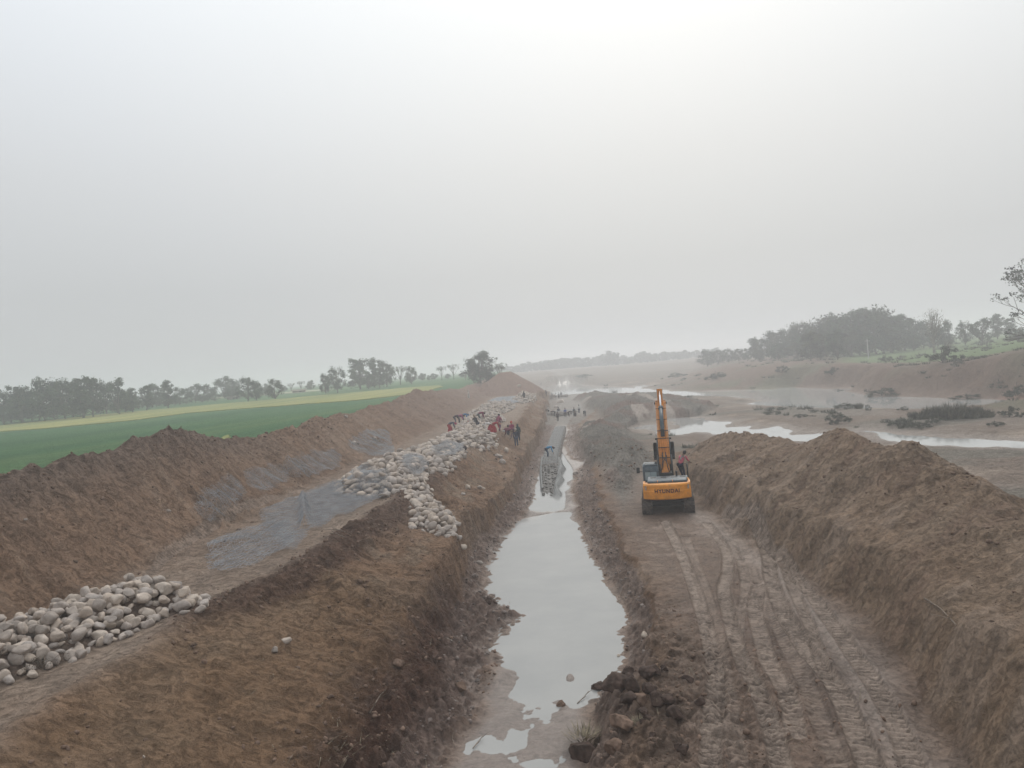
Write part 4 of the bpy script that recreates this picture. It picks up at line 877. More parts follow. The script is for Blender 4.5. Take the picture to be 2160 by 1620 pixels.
# ------------------------------------------------------------------ stone wall in wire baskets standing in the channel
def wall():
    root = empty('gabion_wall', (WALL[0][0], WALL[0][1], 0)); tag(root, 'long low wall of netted stones standing in the narrow part of the channel', 'stone wall')
    o = np.array([WALL[0][0], WALL[0][1], 0]); ys = np.linspace(53.5, 113, 120); cx = np.interp(ys, [w[1] for w in WALL], [w[0] for w in WALL])
    top = .20 * ss(56.5, 62, ys) + .46 * ss(64, 76, ys) - .0; hw = .74 * (.45 + .55 * ss(56, 72, ys))
    V = []; F = []; n = 7
    for i, y in enumerate(ys):
        t = top[i] - .10
        for (u, h) in ((-1.04, -.3), (-1.0, t * .6), (-.97, t), (0, t + .02), (.97, t), (1.0, t * .6), (1.04, -.3)):
            V.append((cx[i] + u * hw[i] + .03 * math.sin(i * 1.7 + u * 5) - o[0], y - o[1], h + .02 * math.sin(i * 2.3 + u * 9)))
    for i in range(len(ys) - 1):
        for k in range(n - 1): a = i * n + k; F.append((a, a + 1, a + n + 1, a + n))
    F.append(tuple(range(n))); add_obj('core', new_mesh('core', V, F, False), simple('wet_core', (.12, .11, .10), .7, var=.3, vscale=1.5), root)
    r = np.random.default_rng(2); it = []
    y = 53.6
    while y < 113:
        w = np.interp(y, ys, hw); c = np.interp(y, ys, cx); t = np.interp(y, ys, top); st = .22 + y / 900
        built = ss(70, 78, y)
        for x in np.arange(-w, w, st):
            rad = st * r.uniform(.45, .66); it.append(((c + x + r.uniform(-.05, .05) - o[0], y + r.uniform(-.06, .06) - o[1], t - .08 + (1 - built) * r.uniform(-.12, .16)), rad))
        for s_ in (-1, 1):
            for zz in (.05, .28, .5):
                if zz < t: it.append(((c + s_ * w - o[0], y - o[1] + r.uniform(-.05, .05), zz), st * .5))
        y += st
    merge_stones('stone_fill', [q_ for q_ in it if q_[0][1] > 17.5], PROT_XLO, M_wallstone, squash=.8).parent = root
    merge_stones('wet_stones', [q_ for q_ in it if 4.0 < q_[0][1] <= 17.5], PROT_XLO, simple('wet_stone', (.19, .175, .158), .6, var=.3, vscale=1.5), squash=.8).parent = root
    # netting over the finished top and a loose flap hanging on the water side
    Vs, Fs = [], []; b = 0
    def sheet(y0, y1, f):
        nonlocal b
        ni, nj = int((y1 - y0) / .13), 18; I, J = np.meshgrid(np.arange(ni), np.arange(nj), indexing='ij'); Y = y0 + I * .13; U = J / (nj - 1.); X, Z, Y2 = f(Y, U)
        P = np.stack([X.ravel() - o[0], Y2.ravel() - o[1], Z.ravel()], 1); idx = np.arange(ni * nj).reshape(ni, nj)
        E_ = np.concatenate([np.stack([idx[:-1].ravel(), idx[1:].ravel()], 1), np.stack([idx[:, :-1].ravel(), idx[:, 1:].ravel()], 1)]); V, F = edges_to_wire(P, E_, .007); Vs.append(V); Fs.append(F + b); b += len(V)
    def ftop(Y, U):
        c = np.interp(Y, ys, cx); w = np.interp(Y, ys, hw); t = np.interp(Y, ys, top); X = c + (U * 2 - 1) * (w + .05); return X, t + .07 + .02 * np.sin(Y * 3 + U * 7) - .5 * ss(.9, 1, U) * .6, Y
    def fflap(Y, U):
        c = np.interp(Y, ys, cx); w = np.interp(Y, ys, hw); t = np.interp(Y, ys, top); X = c + w + .02 + U * .55 * (1 + .3 * np.sin(Y * .9)); return X, np.maximum(.02, t + .32 * np.sin(U * 3.0) - U * (t + .1)), Y
    def fleft(Y, U):
        c = np.interp(Y, ys, cx); w = np.interp(Y, ys, hw); t = np.interp(Y, ys, top); X = c - w - .05 - U * .22; return X, t + .1 + .25 * np.sin(U * 3.1) - .35 * U, Y
    sheet(72, 113, ftop); sheet(57, 76, fflap); sheet(60, 76, fleft)
    add_obj('netting', new_mesh('netting', np.concatenate(Vs), np.concatenate(Fs), False), M_wire_dull, root)
M_wallstone = simple('wall_stone', (.30, .27, .24), .85, var=.3, vscale=1.5, bump=.6, bscale=20); M_wire_dull = simple('dull_wire', (.33, .33, .325), .6, metal=.2)
wall()
def basket(a, b, w, d, h, rz, label):
    p = hit(a, b); root = empty('stone_basket', (p[0], p[1], p[2] - .05), rz); tag(root, label, 'stone basket', None); r = np.random.default_rng(int(a))
    it = [((x, y, z), .2 * r.uniform(.8, 1.2)) for x in np.arange(-w / 2, w / 2 + .01, .3) for y in np.arange(-d / 2, d / 2 + .01, .3) for z in np.arange(.12, h, .26)]
    merge_stones('stone_fill', it, PROT_XLO, M_stone).parent = root
    mb = MB()
    for x in np.linspace(-w / 2 - .2, w / 2 + .2, 7): mb.tube([(x, -d / 2 - .2, 0), (x, -d / 2 - .2, h + .1), (x, d / 2 + .2, h + .1), (x, d / 2 + .2, 0)], .015, 4)
    for z in np.linspace(.1, h + .1, 3): mb.tube([(-w / 2 - .2, -d / 2 - .2, z), (w / 2 + .2, -d / 2 - .2, z), (w / 2 + .2, d / 2 + .2, z), (-w / 2 - .2, d / 2 + .2, z), (-w / 2 - .2, -d / 2 - .2, z)], .015, 4)
    mb.build('wire_cage', M_wire, root)
basket(1168, 877, 3.0, 1.4, .7, -.2, 'half filled wire basket of pale stones among the workers at the head of the channel')
basket(1190, 876, 2.6, 1.6, .9, .1, 'pale stone basket beside the worker in the blue jacket')
basket(1203, 872, 2.8, .8, .6, .3, 'long white stone basket right of the blue jacketed worker')
basket(1160, 840, 3.2, 1.6, 1.1, 0, 'pale stone basket in the farthest group at the end of the trench')
basket(1186, 838, 3.0, 1.2, .7, .2, 'flat stone basket right of the farthest group in the trench')

# ------------------------------------------------------------------ excavator
M_yel = simple('excavator_yellow', (.72, .27, .018), .5, var=.14, vscale=2.5, dirt=((.28, .17, .09), 3.2, .56, .6), spec=.4)
M_org = simple('boom_orange', (.60, .22, .028), .55, var=.15, vscale=2.5, dirt=((.24, .15, .09), 8, .58, .5))
M_blu = simple('machine_grey', (.050, .078, .098), .45, var=.2, vscale=3, dirt=((.14, .125, .11), 3, .52, .6))
M_blk = simple('black_metal', (.012, .013, .016), .55, var=.3); M_rub = simple('hose', (.02, .02, .022), .7)
M_trk = simple('track_steel', (.085, .07, .062), .6, metal=.3, var=.4, vscale=5, dirt=((.16, .125, .105), 7, .45, .8)); M_chr = simple('chrome_rod', (.75, .76, .78), .18, metal=1.0, var=.02)
M_let = simple('letter_maroon', (.045, .008, .012), .5, var=.05); M_ref = simple('worn_sticker', (.42, .36, .30), .6, var=.3, vscale=14); M_bkt = simple('bucket_steel', (.030, .030, .034), .55, metal=.4, var=.4, vscale=4, dirt=((.10, .08, .07), 5, .6, .8))
mg, ng, bg_ = mat_base('cab_glass'); bg_.inputs['Base Color'].default_value = (.27, .33, .34, 1); bg_.inputs['Roughness'].default_value = .12; bg_.inputs['Specular IOR Level'].default_value = .8; M_gls = mg
def rot_x(a): return Matrix.Rotation(a, 3, 'X')
def excavator():
    R = empty('excavator', (EXC[0], EXC[1], .80), EXC[2]); tag(R, 'orange tracked excavator seen from behind with its boom raised over the mud track', 'excavator')
    # tracks
    for s_ in (-1, 1):
        cx = s_ * 1.2; mb = MB(); hl, rr = 1.78, .42; zc = .44; per = 2 * hl * 2 + 2 * math.pi * rr; n = 46
        for i in range(n):
            d = per * i / n
            if d < 2 * hl: y, z, a = -hl + d, zc - rr, 0
            elif d < 2 * hl + math.pi * rr: t = (d - 2 * hl) / rr; y, z, a = hl + rr * math.sin(t), zc - rr * math.cos(t), t
            elif d < 4 * hl + math.pi * rr: y, z, a = hl - (d - 2 * hl - math.pi * rr), zc + rr - .02 * math.sin((d) * 2), math.pi
            else: t = (d - 4 * hl - math.pi * rr) / rr; y, z, a = -hl - rr * math.sin(t), zc + rr * math.cos(t), math.pi + t
            M = rot_x(a); mb.box((cx, y, z), (.60, per / n * .93, .035), M)
            for g_ in (-.06, .0, .06):
                off = M @ Vector((0, g_, -.03)); mb.box((cx + off.x, y + off.y, z + off.z), (.60, .014, .035), M)
        tr = mb.build('track_chain', M_trk, R)
        fr = MB(); fr.box((cx, 0, .46), (.30, 3.3, .34)); fr.box((cx, 0, .66), (.36, 2.4, .08))
        for y in np.linspace(-1.4, 1.4, 8): fr.tube([(cx - .2, y, .17), (cx + .2, y, .17)], .11, 12)
        f_ = fr.build('track_frame', M_blk, R, bevel=.015)
        for y, nm in ((-1.78, 'sprocket'), (1.78, 'idler')):
            w = MB(); w.tube([(cx - .14, y, .44), (cx + .14, y, .44)], .35, 20); w.tube([(cx - .2, y, .44), (cx + .2, y, .44)], .17, 14); w.build(nm, M_trk, f_, smooth=False)
    cb = MB(); cb.box((0, 0, .55), (1.9, 1.5, .42)); cb.box((0, .95, .45), (1.8, .5, .25)); cb.box((0, -.95, .45), (1.8, .5, .25)); cb.tube([(0, 0, .75), (0, 0, .98)], .62, 28); cb.build('undercarriage', M_blk, R, bevel=.02)
    dk = MB(); dk.box((0, -.1, 1.06), (2.5, 4.0, .16)); dk.box((.95, .75, 1.2), (.75, 1.5, .2)); dk.build('deck', M_blk, R, bevel=.015)
    # counterweight: curved rear, rounded edges
    prof = []; 
    for k in range(17):
        u = -1 + 2 * k / 16; prof.append((u * 1.36, -2.80 + .42 * abs(u) ** 2.6))
    prof2 = prof + [(1.34, -1.78), (-1.34, -1.78)]
    cw = MB(); n = len(prof2)
    rings = [(.97, .93, .06), (1.03, 1.0, .0), (1.55, 1.0, -.02), (1.60, .995, -.005), (1.93, .985, .01), (2.03, .955, .06)]
    for (z, sc, ins) in rings:
        for (x, y) in prof2: cw.v.append((x * sc, y + (ins if y < -1.9 else 0), z))
    for r_ in range(len(rings) - 1):
        for k in range(n): a = r_ * n + k; b = r_ * n + (k + 1) % n; cw.f.append((a, b, b + n, a + n))
    cw.f.append(tuple(range(n))[::-1]); cw.f.append(tuple((len(rings) - 1) * n + k for k in range(n)))
    CW = cw.build('counterweight', M_yel, R, bevel=.02)
    ctext = bpy.data.curves.new('t', 'FONT'); ctext.body = 'HYUNDAI'; ctext.size = .30; ctext.extrude = .006; ctext.offset = .007; ctext.space_character = 1.12; ctext.align_x = 'CENTER'; ctext.align_y = 'CENTER'
    to = bpy.data.objects.new('t', ctext); COL.objects.link(to); bpy.context.view_layer.update()
    me = bpy.data.meshes.new_from_object(to.evaluated_get(bpy.context.evaluated_depsgraph_get())); COL.objects.unlink(to); bpy.data.objects.remove(to)
    me.materials.clear(); me.materials.append(M_let)
    lt = bpy.data.objects.new('lettering', me); COL.objects.link(lt); lt.parent = CW; lt.rotation_euler = (math.radians(90), 0, 0); lt.location = (-.0, -2.832, 1.57); lt.scale = (.98, 1.02, 1)
    for v in me.vertices:                              # follow the curve of the rear face
        v.co.z -= .42 * abs(v.co.x / 1.36) ** 2.6
    for s_ in (-1, 1):
        rf = MB(); rf.box((0, 0, 0), (.11, .012, .24)); o = rf.build('sticker', M_ref, CW); o.location = (s_ * 1.20, -2.525, 1.78); o.rotation_euler.z = s_ * .62
    # panels beside the hood and the hood itself
    for s_ in (-1, 1):
        sp_ = MB(); sp_.prism([(-2.3, 1.14), (-.35, 1.14), (-.35, 1.98), (-1.2, 2.02), (-2.0, 2.10), (-2.3, 2.04)], s_ * 1.34, s_ * 1.22) if s_ > 0 else sp_.prism([(-2.3, 1.14), (-1.0, 1.14), (-1.0, 1.98), (-2.0, 2.10), (-2.3, 2.04)], s_ * 1.34, s_ * 1.22); sp_.build('side_panel', M_yel, R, bevel=.03)
    hd = MB(); hd.prism([(-2.25, 1.14), (-.75, 1.14), (-.75, 2.16), (-1.05, 2.28), (-2.0, 2.28), (-2.25, 2.16)], -1.08, 1.17); HD = hd.build('engine_hood', M_blu, R, bevel=.05)
    gr = MB()
    for x in (-.75, -.15, .45, .95): gr.box((x, -1.5, 2.285), (.32, .34, .03)); 
    gr.build('vent', M_blk, HD, bevel=.01)
    ht = MB()
    for x in (-.5, .35): ht.tube([(x, -2.27, 2.1), (x, -2.30, 2.16), (x, -2.24, 2.22)], .02, 6)
    ht.build('latch', M_yel, HD)
    ex = MB(); ex.tube([(.62, -1.15, 2.2), (.62, -1.15, 2.52), (.62, -1.24, 2.60)], .065, 12); ex.build('exhaust_pipe', M_blk, R, smooth=True)
    # right deck: tool box, tank, step
    tk = MB(); tk.box((.98, .45, 1.52), (.68, 1.35, .72)); tk.box((1.0, 1.45, 1.32), (.62, .6, .34)); tk.build('fuel_tank', M_blu, R, bevel=.05)
    hr = MB(); hr.tube([(1.30, -.55, 1.9), (1.30, -.55, 2.75), (1.30, -.40, 2.88), (1.30, .25, 2.88), (1.30, .38, 2.75), (1.30, .38, 1.85)], .025, 8); hr.tube([(1.30, -.55, 2.4), (1.30, .38, 2.4)], .02, 8)
    hr.tube([(.98, 1.0, 1.85), (.98, 1.0, 2.75), (1.3, 1.0, 2.75), (1.3, 1.0, 1.85)], .022, 8); hr.tube([(1.30, .38, 2.75), (1.3, 1.0, 2.75)], .022, 8); hr.build('handrail', M_blk, R, smooth=True)
    # cab
    cbp = [(-.05, 1.10), (1.55, 1.10), (1.72, 1.55), (1.60, 2.35), (1.30, 2.86), (1.1, 2.92), (.15, 2.92), (-.02, 2.84), (-.08, 2.5)]
    cab = MB(); cab.prism(cbp, -1.36, -.42); CB = cab.build('cab', M_blu, R, bevel=.05)
    rf = MB(); rf.prism([(.0, 2.92), (1.15, 2.92), (1.05, 2.985), (.1, 2.985)], -1.30, -.48); rf.build('roof', M_blu, CB, bevel=.02)
    w1 = MB(); w1.box((-.89, -.085, 2.16), (.68, .03, .58)); W1 = w1.build('rear_window', M_gls, CB, bevel=.008)
    w1f = MB()
    for (c, sz) in (((-.89, -.095, 2.47), (.78, .03, .05)), ((-.89, -.095, 1.85), (.78, .03, .05)), ((-1.255, -.095, 2.16), (.05, .03, .6)), ((-.525, -.095, 2.16), (.05, .03, .6)), ((-.89, -.102, 2.16), (.018, .02, .58))): w1f.box(c, sz)
    w1f.build('window_frame', M_blu, W1)
    w2 = MB(); w2.prism([(.12, 2.0), (1.45, 2.0), (1.5, 2.35), (1.22, 2.8), (.12, 2.8)], -1.372, -1.355); w2.build('side_window', M_gls, CB)
    w4 = MB(); w4.prism([(.12, 2.0), (1.45, 2.0), (1.5, 2.35), (1.22, 2.8), (.12, 2.8)], -.425, -.408); w4.build('side_window', M_gls, CB)
    w3 = MB(); M3 = rot_x(math.atan2(-.3, .5) * -1 - math.pi / 2 * 0); w3.prism([(1.60, 1.5), (1.745, 1.58), (1.625, 2.36), (1.325, 2.85), (1.27, 2.82), (1.52, 2.3)], -1.28, -.5); w3.build('windscreen', M_gls, CB)
    mr_ = MB(); mr_.tube([(-1.36, 1.45, 2.2), (-1.66, 1.35, 2.3), (-1.68, 1.35, 2.5)], .02, 6); mr_.box((-1.68, 1.33, 2.36), (.20, .05, .42)); mr_.build('mirror', M_blk, R, bevel=.01)
    lm = MB(); lm.tube([(-.55, .2, 2.98), (-.55, .2, 3.12)], .07, 10); lm.build('beacon', M_blk, CB, smooth=True)
    rl_ = MB(); rl_.tube([(-1.22, .1, 2.99), (-1.22, .1, 3.05), (-.62, .1, 3.05), (-.62, .1, 2.99)], .015, 6); rl_.build('roof_rail', M_blk, CB)
    # boom
    foot = Vector((0, .30, 1.95)); bend = Vector((0, 1.35, 3.95)); tip = Vector((0, 4.0, 6.1))
    def off(path, widths):
        up, lo = [], []
        for i, p in enumerate(path):
            d = (path[min(i + 1, len(path) - 1)] - path[max(i - 1, 0)]).normalized(); nrm = Vector((0, -d.z, d.y))
            if nrm.y > 0: nrm = -nrm
            up.append((p + nrm * widths[i] / 2)); lo.append((p - nrm * widths[i] / 2))
        return [(q.y, q.z) for q in up] + [(q.y, q.z) for q in reversed(lo)]
    path = [foot, foot.lerp(bend, .5), foot.lerp(bend, .85), bend.lerp(tip, .08), bend.lerp(tip, .5), bend.lerp(tip, .95), tip + Vector((0, .12, .09))]
    bm_ = MB(); bm_.prism(off(path, [.42, .66, .80, .80, .62, .38, .26]), -.26, .26); B = bm_.build('boom', M_org, R, bevel=.03)
    def onboom(f, dx, h):           # point above the boom's top plate
        k = f * (len(path) - 1); i = min(int(k), len(path) - 2); p = path[i].lerp(path[i + 1], k - i); d = (path[i + 1] - path[i]).normalized(); nrm = Vector((0, -d.z, d.y)); nrm = -nrm if nrm.y > 0 else nrm
        w = [.42, .66, .80, .80, .62, .38, .26]; ww = w[i] + (w[i + 1] - w[i]) * (k - i); q = p + nrm * (ww / 2 + h); return (dx, q.y, q.z)
    for dx in (-.30, -.21, .21, .30):
        pp = MB(); pp.tube([onboom(f, dx, .06) for f in np.linspace(.08, .93, 12)], .028, 7); pp.build('hydraulic_pipe', M_org, B, smooth=True)
    for dx in (-.07, .07):
        pp = MB(); pp.tube([onboom(f, dx, .05) for f in np.linspace(.2, .52, 6)], .024, 7); pp.build('hydraulic_pipe', M_org, B, smooth=True)
    for f in np.linspace(.14, .88, 7): cl = MB(); a = onboom(f, -.34, .07); b = onboom(f, .34, .07); cl.tube([a, b], .028, 6); cl.build('pipe_clamp', M_blk, B)
    hs = MB()
    for dx, f0 in ((-.12, .06), (.10, .06)): hs.tube([(dx * 2.2, .3, 1.9), (dx * 2.2, -.02, 2.15), onboom(.1, dx, .22), onboom(.2, dx * .8, .05)], .03, 7)
    hs.tube([onboom(.16, -.16, .06), onboom(.1, .1, .14), onboom(.03, .16, .1)], .02, 6); hs.tube([onboom(.16, .16, .06), onboom(.1, -.08, .16), onboom(.03, -.16, .1)], .02, 6); hs.build('hose', M_rub, B, smooth=True)
    for s_ in (-1, 1):
        cy = MB(); cy.tube([(s_ * .37, .78, 1.55), (s_ * .37, 1.42, 3.0)], .11, 14); c_ = cy.build('boom_cylinder', M_blk, R, smooth=True)
        rd = MB(); rd.tube([(s_ * .37, 1.42, 3.0), (s_ * .37, 1.85, 3.98)],   .05, 10); rd.build('rod', M_blu, c_, smooth=True)
    bp_ = MB(); bp_.tube([(-.5, 1.85, 3.98), (.5, 1.85, 3.98)], .06, 10); bp_.tube([(-.40, .3, 1.95), (.40, .3, 1.95)], .1, 12); bp_.tube([(-.40, 4.0, 6.1), (.40, 4.0, 6.1)], .08, 12); bp_.build('pin', M_blk, B)
    cr = MB(); cr.box((0, .3, 1.6), (.75, .8, 1.0)); cr.build('boom_bracket', M_blk, R, bevel=.02)
    # arm cylinder lying over the boom
    a0 = Vector((0, 1.18, 4.58)); a1 = Vector((0, 3.80, 6.95)); am = a0.lerp(a1, .57)
    br = MB(); br.prism([(1.0, 4.2), (1.5, 4.45), (1.3, 4.75), (1.05, 4.65)], -.12, .12); br.build('cylinder_bracket', M_blk, B)
    ac = MB(); ac.tube([a0, am], .125, 16); ac.tube([am - (am - a0).normalized() * .22, am], .15, 16); A_ = ac.build('arm_cylinder', M_blu, R, smooth=True)
    rd = MB(); rd.tube([am, a1], .06, 12); rd.build('rod', M_chr, A_, smooth=True)
    # arm
    ae = Vector((0, 4.75, 3.45))
    ar = MB(); ar.prism([(3.70, 7.05), (3.92, 7.0), (4.28, 6.25), (4.42, 5.6), (4.86, 3.5), (4.78, 3.36), (4.62, 3.4), (4.10, 5.0), (3.80, 5.8), (3.72, 6.4)], -.17, .17); AR = ar.build('arm', M_org, R, bevel=.025)
    ek = MB(); ek.tube([(-.19, 3.80, 6.95), (.19, 3.80, 6.95)], .09, 12); ek.tube([(-.2, 4.75, 3.45), (.2, 4.75, 3.45)], .08, 12); ek.build('pin', M_blk, AR)
    bc = MB(); bc.tube([(0, 4.45, 6.15), (0, 4.82, 4.95)], .09, 12); c2 = bc.build('bucket_cylinder', M_blu, R, smooth=True)
    r2 = MB(); r2.tube([(0, 4.82, 4.95), (0, 5.05, 4.15)], .045, 10); r2.build('rod', M_chr, c2, smooth=True)
    lk = MB()
    for s_ in (-1, 1): lk.tube([(s_ * .24, 4.62, 3.95), (s_ * .24, 5.05, 4.15)], .05, 8); lk.tube([(s_ * .15, 5.05, 4.15), (s_ * .15, 5.15, 3.55)], .055, 8)
    lk.build('bucket_link', M_blk, R)
    # bucket: curved shell, two sides, lip and teeth, curled towards the machine
    bk = MB(); c0 = Vector((0, 4.72, 2.85)); Rb = .62; prof = []
    for k in range(13):
        t = math.radians(95 - 235 * k / 12); prof.append((c0.y + Rb * math.cos(t) * 1.02, c0.z + Rb * math.sin(t) * .95))
    inn = [(c0.y + (y - c0.y) * .92, c0.z + (z - c0.z) * .92) for y, z in prof]
    bk.prism(prof + inn[::-1], -.68, .68)
    for s_ in (-1, 1): bk.prism(prof + [(c0.y - .25, c0.z + .55)], s_ * .68, s_ * .65)
    BK = bk.build('bucket', M_bkt, R)
    th = MB(); ty, tz = prof[-1]
    for x in np.linspace(-.52, .52, 5): th.prism([(ty - .03, tz + .04), (ty + .06, tz - .03), (ty - .1, tz + .24)], x - .045, x + .045)
    th.build('teeth', M_bkt, BK)
    er = MB()
    for s_ in (-1, 1): er.prism([(4.6, 3.55), (4.95, 3.6), (5.25, 3.65), (5.2, 3.35), (4.75, 3.3), (4.5, 3.35)], s_ * .2, s_ * .26)
    er.build('bucket_ear', M_bkt, BK)
    keep = ('boom', 'boom_cylinder', 'arm_cylinder', 'arm', 'bucket_cylinder', 'bucket_link', 'bucket', 'track_chain', 'undercarriage', 'boom_bracket')
    fz = lambda z: z if z < .95 else .95 + (z - .95) * .84
    def squash(o):
        if o.name.split('.')[0] in ('lettering', 'sticker'): o.location.z = fz(o.location.z)
        else:
            for v in o.data.vertices: v.co.z = fz(v.co.z)
        for c in o.children: squash(c)
    for c in R.children:
        if c.name.split('.')[0] not in keep: squash(c)
    return R
EXR = excavator()
def exw(x, y, z):
    c, s = math.cos(EXC[2]), math.sin(EXC[2]); return np.array([EXC[0] + x * c - y * s, EXC[1] + x * s + y * c, .8 + z])
# ------------------------------------------------------------------ people
_cm = {}
def cloth(c, r=.9):
    k = tuple(c)
    if k not in _cm: _cm[k] = simple('cloth', c, r, var=.15, vscale=6, bump=.5, bscale=9, spec=.1)
    return _cm[k]
M_skin = simple('skin', (.155, .085, .055), .6, var=.1); M_hair = simple('hair', (.012, .010, .010), .6, var=.2)
SKIN_JOBS = []
def skin_obj(name, verts, edges, radii, mat, parent, sub=1):
    me = bpy.data.meshes.new(name); me.from_pydata([tuple(v) for v in verts], edges, []); o = bpy.data.objects.new(name, me); COL.objects.link(o)
    m = o.modifiers.new('s', 'SKIN'); m.use_smooth_shade = True
    for i, r in enumerate(radii):
        sv = me.skin_vertices[0].data[i]; sv.radius = (r, r) if not isinstance(r, tuple) else r; sv.use_root = (i == 0)
    if sub: ms = o.modifiers.new('u', 'SUBSURF'); ms.levels = sub; ms.render_levels = sub
    o.parent = parent; SKIN_JOBS.append((o, mat)); return o
POSES = {
 'stand': dict(pel=(0, 0, .90), che=(0, .01, 1.22), nec=(0, .01, 1.41), hea=(0, .03, 1.54), sh=.175, el=[(-.23, -.02, 1.10), (.23, -.02, 1.10)], ha=[(-.22, .06, .84), (.22, .06, .84)], kn=[(-.10, .03, .48), (.10, .03, .48)], an=[(-.11, 0, .07), (.11, 0, .07)]),
 'walk': dict(pel=(0, 0, .88), che=(0, .06, 1.20), nec=(0, .08, 1.38), hea=(0, .11, 1.51), sh=.175, el=[(-.24, -.08, 1.10), (.24, .12, 1.10)], ha=[(-.22, -.02, .86), (.20, .30, .92)], kn=[(-.10, .20, .50), (.10, .0, .46)], an=[(-.11, .22, .07), (.11, -.28, .10)]),
 'bend': dict(pel=(0, -.16, .84), che=(0, .20, 1.02), nec=(0, .37, 1.00), hea=(0, .50, .93), sh=.175, el=[(-.20, .36, .70), (.20, .36, .70)], ha=[(-.12, .46, .42), (.12, .46, .42)], kn=[(-.13, -.02, .46), (.13, -.02, .46)], an=[(-.15, -.06, .07), (.15, -.06, .07)]),
 'squat': dict(pel=(0, -.12, .26), che=(0, .08, .56), nec=(0, .16, .74), hea=(0, .20, .87), sh=.165, el=[(-.20, .26, .46), (.20, .26, .46)], ha=[(-.08, .42, .28), (.08, .42, .28)], kn=[(-.20, .24, .46), (.20, .24, .46)], an=[(-.15, .02, .06), (.15, .02, .06)]),
 'lean': dict(pel=(-.10, -.02, .80), che=(.04, .02, 1.12), nec=(.13, .03, 1.28), hea=(.20, .06, 1.40), sh=.175, el=[(-.10, .10, .98), (.36, .06, 1.02)], ha=[(.10, .22, .84), (.50, .08, .88)], kn=[(-.06, .12, .45), (.10, .06, .44)], an=[(.02, -.02, .07), (.14, .02, .07)]),
}
def V3(p): return Vector(p)
def person(pos, face, pose, label, top=(.1, .1, .1), leg=(.03, .035, .05), style='trousers', head=None, shawl=None, scale=1.0, group=None, top_sleeves=True):
    scale = scale * (1.1 if pos[1] < 110 and pose != 'lean' else 1.0); P = POSES[pose]; root = empty('person', pos, face); root.scale = (scale,) * 3; tag(root, label, 'person', group)
    pel, che, nec, hea = (V3(P[k]) for k in ('pel', 'che', 'nec', 'hea'))
    up = (nec - che).normalized(); hd = (hea - nec).normalized(); fwd = Vector((0, 1, 0)); fwd = (fwd - hd * fwd.dot(hd)).normalized()
    v, e, r = [], [], []
    def A(p, rad, par=None):
        v.append(p); r.append(rad)
        if par is not None: e.append((par, len(v) - 1))
        return len(v) - 1
    ip = A(pel, .115); iw = A(pel.lerp(che, .5), .10, ip); ic = A(che, (.125)); ii = ic; e.append((iw, ic)); inn = A(nec, .055, ic); ih = A(hea, .085, inn); ih2 = A(hea + hd * .095, .085, ih); A(hea + hd * .16, .05, ih2)
    inose = A(hea + hd * .02 + fwd * .095, .022, ih)
    sh, hands = [], []
    for k, s_ in ((0, -1), (1, 1)):
        shp = che.lerp(nec, .62) + Vector((s_ * P['sh'], 0, -.01)); i1 = A(shp, .055, ic); el = V3(P['el'][k]); i2 = A(el, .040, i1); ha = V3(P['ha'][k]); i3 = A(ha, .026, i2)
        d = (ha - el).normalized(); sd_ = d.cross(Vector((0, 1, 0.2))).normalized(); pm = ha + d * .06; i4 = A(pm, .030, i3)
        for f in range(4):
            o = sd_ * (f - 1.5) * .019; i5 = A(pm + d * .045 + o, .0095, i4); A(pm + d * (.075 + .012 * (1.5 - abs(f - 1.5))) + o + fwd * .012, .008, i5)
        A(ha + d * .05 + sd_ * .045 * -s_ + fwd * .02, .010, i3)
        hp = pel + Vector((s_ * .09, 0, -.03)); j1 = A(hp, .09, ip); kn = V3(P['kn'][k]); j2 = A(kn, .062, j1); an = V3(P['an'][k]); j3 = A(an, .042, j2); A(an + Vector((0, .13, -.03)), .036, j3)
        sh.append((shp, el, ha)); hands.append(ha)
    skin_obj('body', v, e, r, M_skin, root)
    # upper garment
    v, e, r = [], [], []
    i0 = A(pel + (pel - che).normalized() * .04, .155); i1 = A(pel.lerp(che, .5), .135, i0); i2 = A(che, .152, i1); A(che.lerp(nec, .8), .085, i2)
    for (a, b, c) in sh:
        k1 = A(a, .075, i2); k2 = A(b, .056, k1)
        if top_sleeves: A(b.lerp(c, .82), .042, k2)
    skin_obj('shirt', v, e, r, cloth(top), root)
    if style == 'trousers':
        v, e, r = [], [], []; i0 = A(pel, .14)
        for k, s_ in ((0, -1), (1, 1)): j1 = A(pel + Vector((s_ * .095, 0, -.05)), .108, i0); j2 = A(V3(P['kn'][k]), .080, j1); A(V3(P['an'][k]) + Vector((0, 0, .03)), .062, j2)
        skin_obj('trousers', v, e, r, cloth(leg), root)
    else:
        kn = (V3(P['kn'][0]) + V3(P['kn'][1])) / 2; an = (V3(P['an'][0]) + V3(P['an'][1])) / 2; vs, fs = [], []; n = 18; st = [(pel, .16, .15), (pel.lerp(kn, .35) + Vector((0, -.02, 0)), .205, .20), (kn, .215, .20), (kn.lerp(an, .5), .235, .22), (an + Vector((0, 0, .05)), .25, .235)]
        for i, (c, a, b) in enumerate(st):
            for k in range(n): t = 6.2832 * k / n; w = 1 + .06 * math.sin(6 * t + i) * i / 4; vs.append((c.x + a * w * math.cos(t), c.y + b * w * math.sin(t), c.z))
        for i in range(len(st) - 1):
            for k in range(n): fs.append((i * n + k, i * n + (k + 1) % n, (i + 1) * n + (k + 1) % n, (i + 1) * n + k))
        fs.append(tuple(range(n))); add_obj('skirt', new_mesh('skirt', vs, fs), cloth(leg), root)
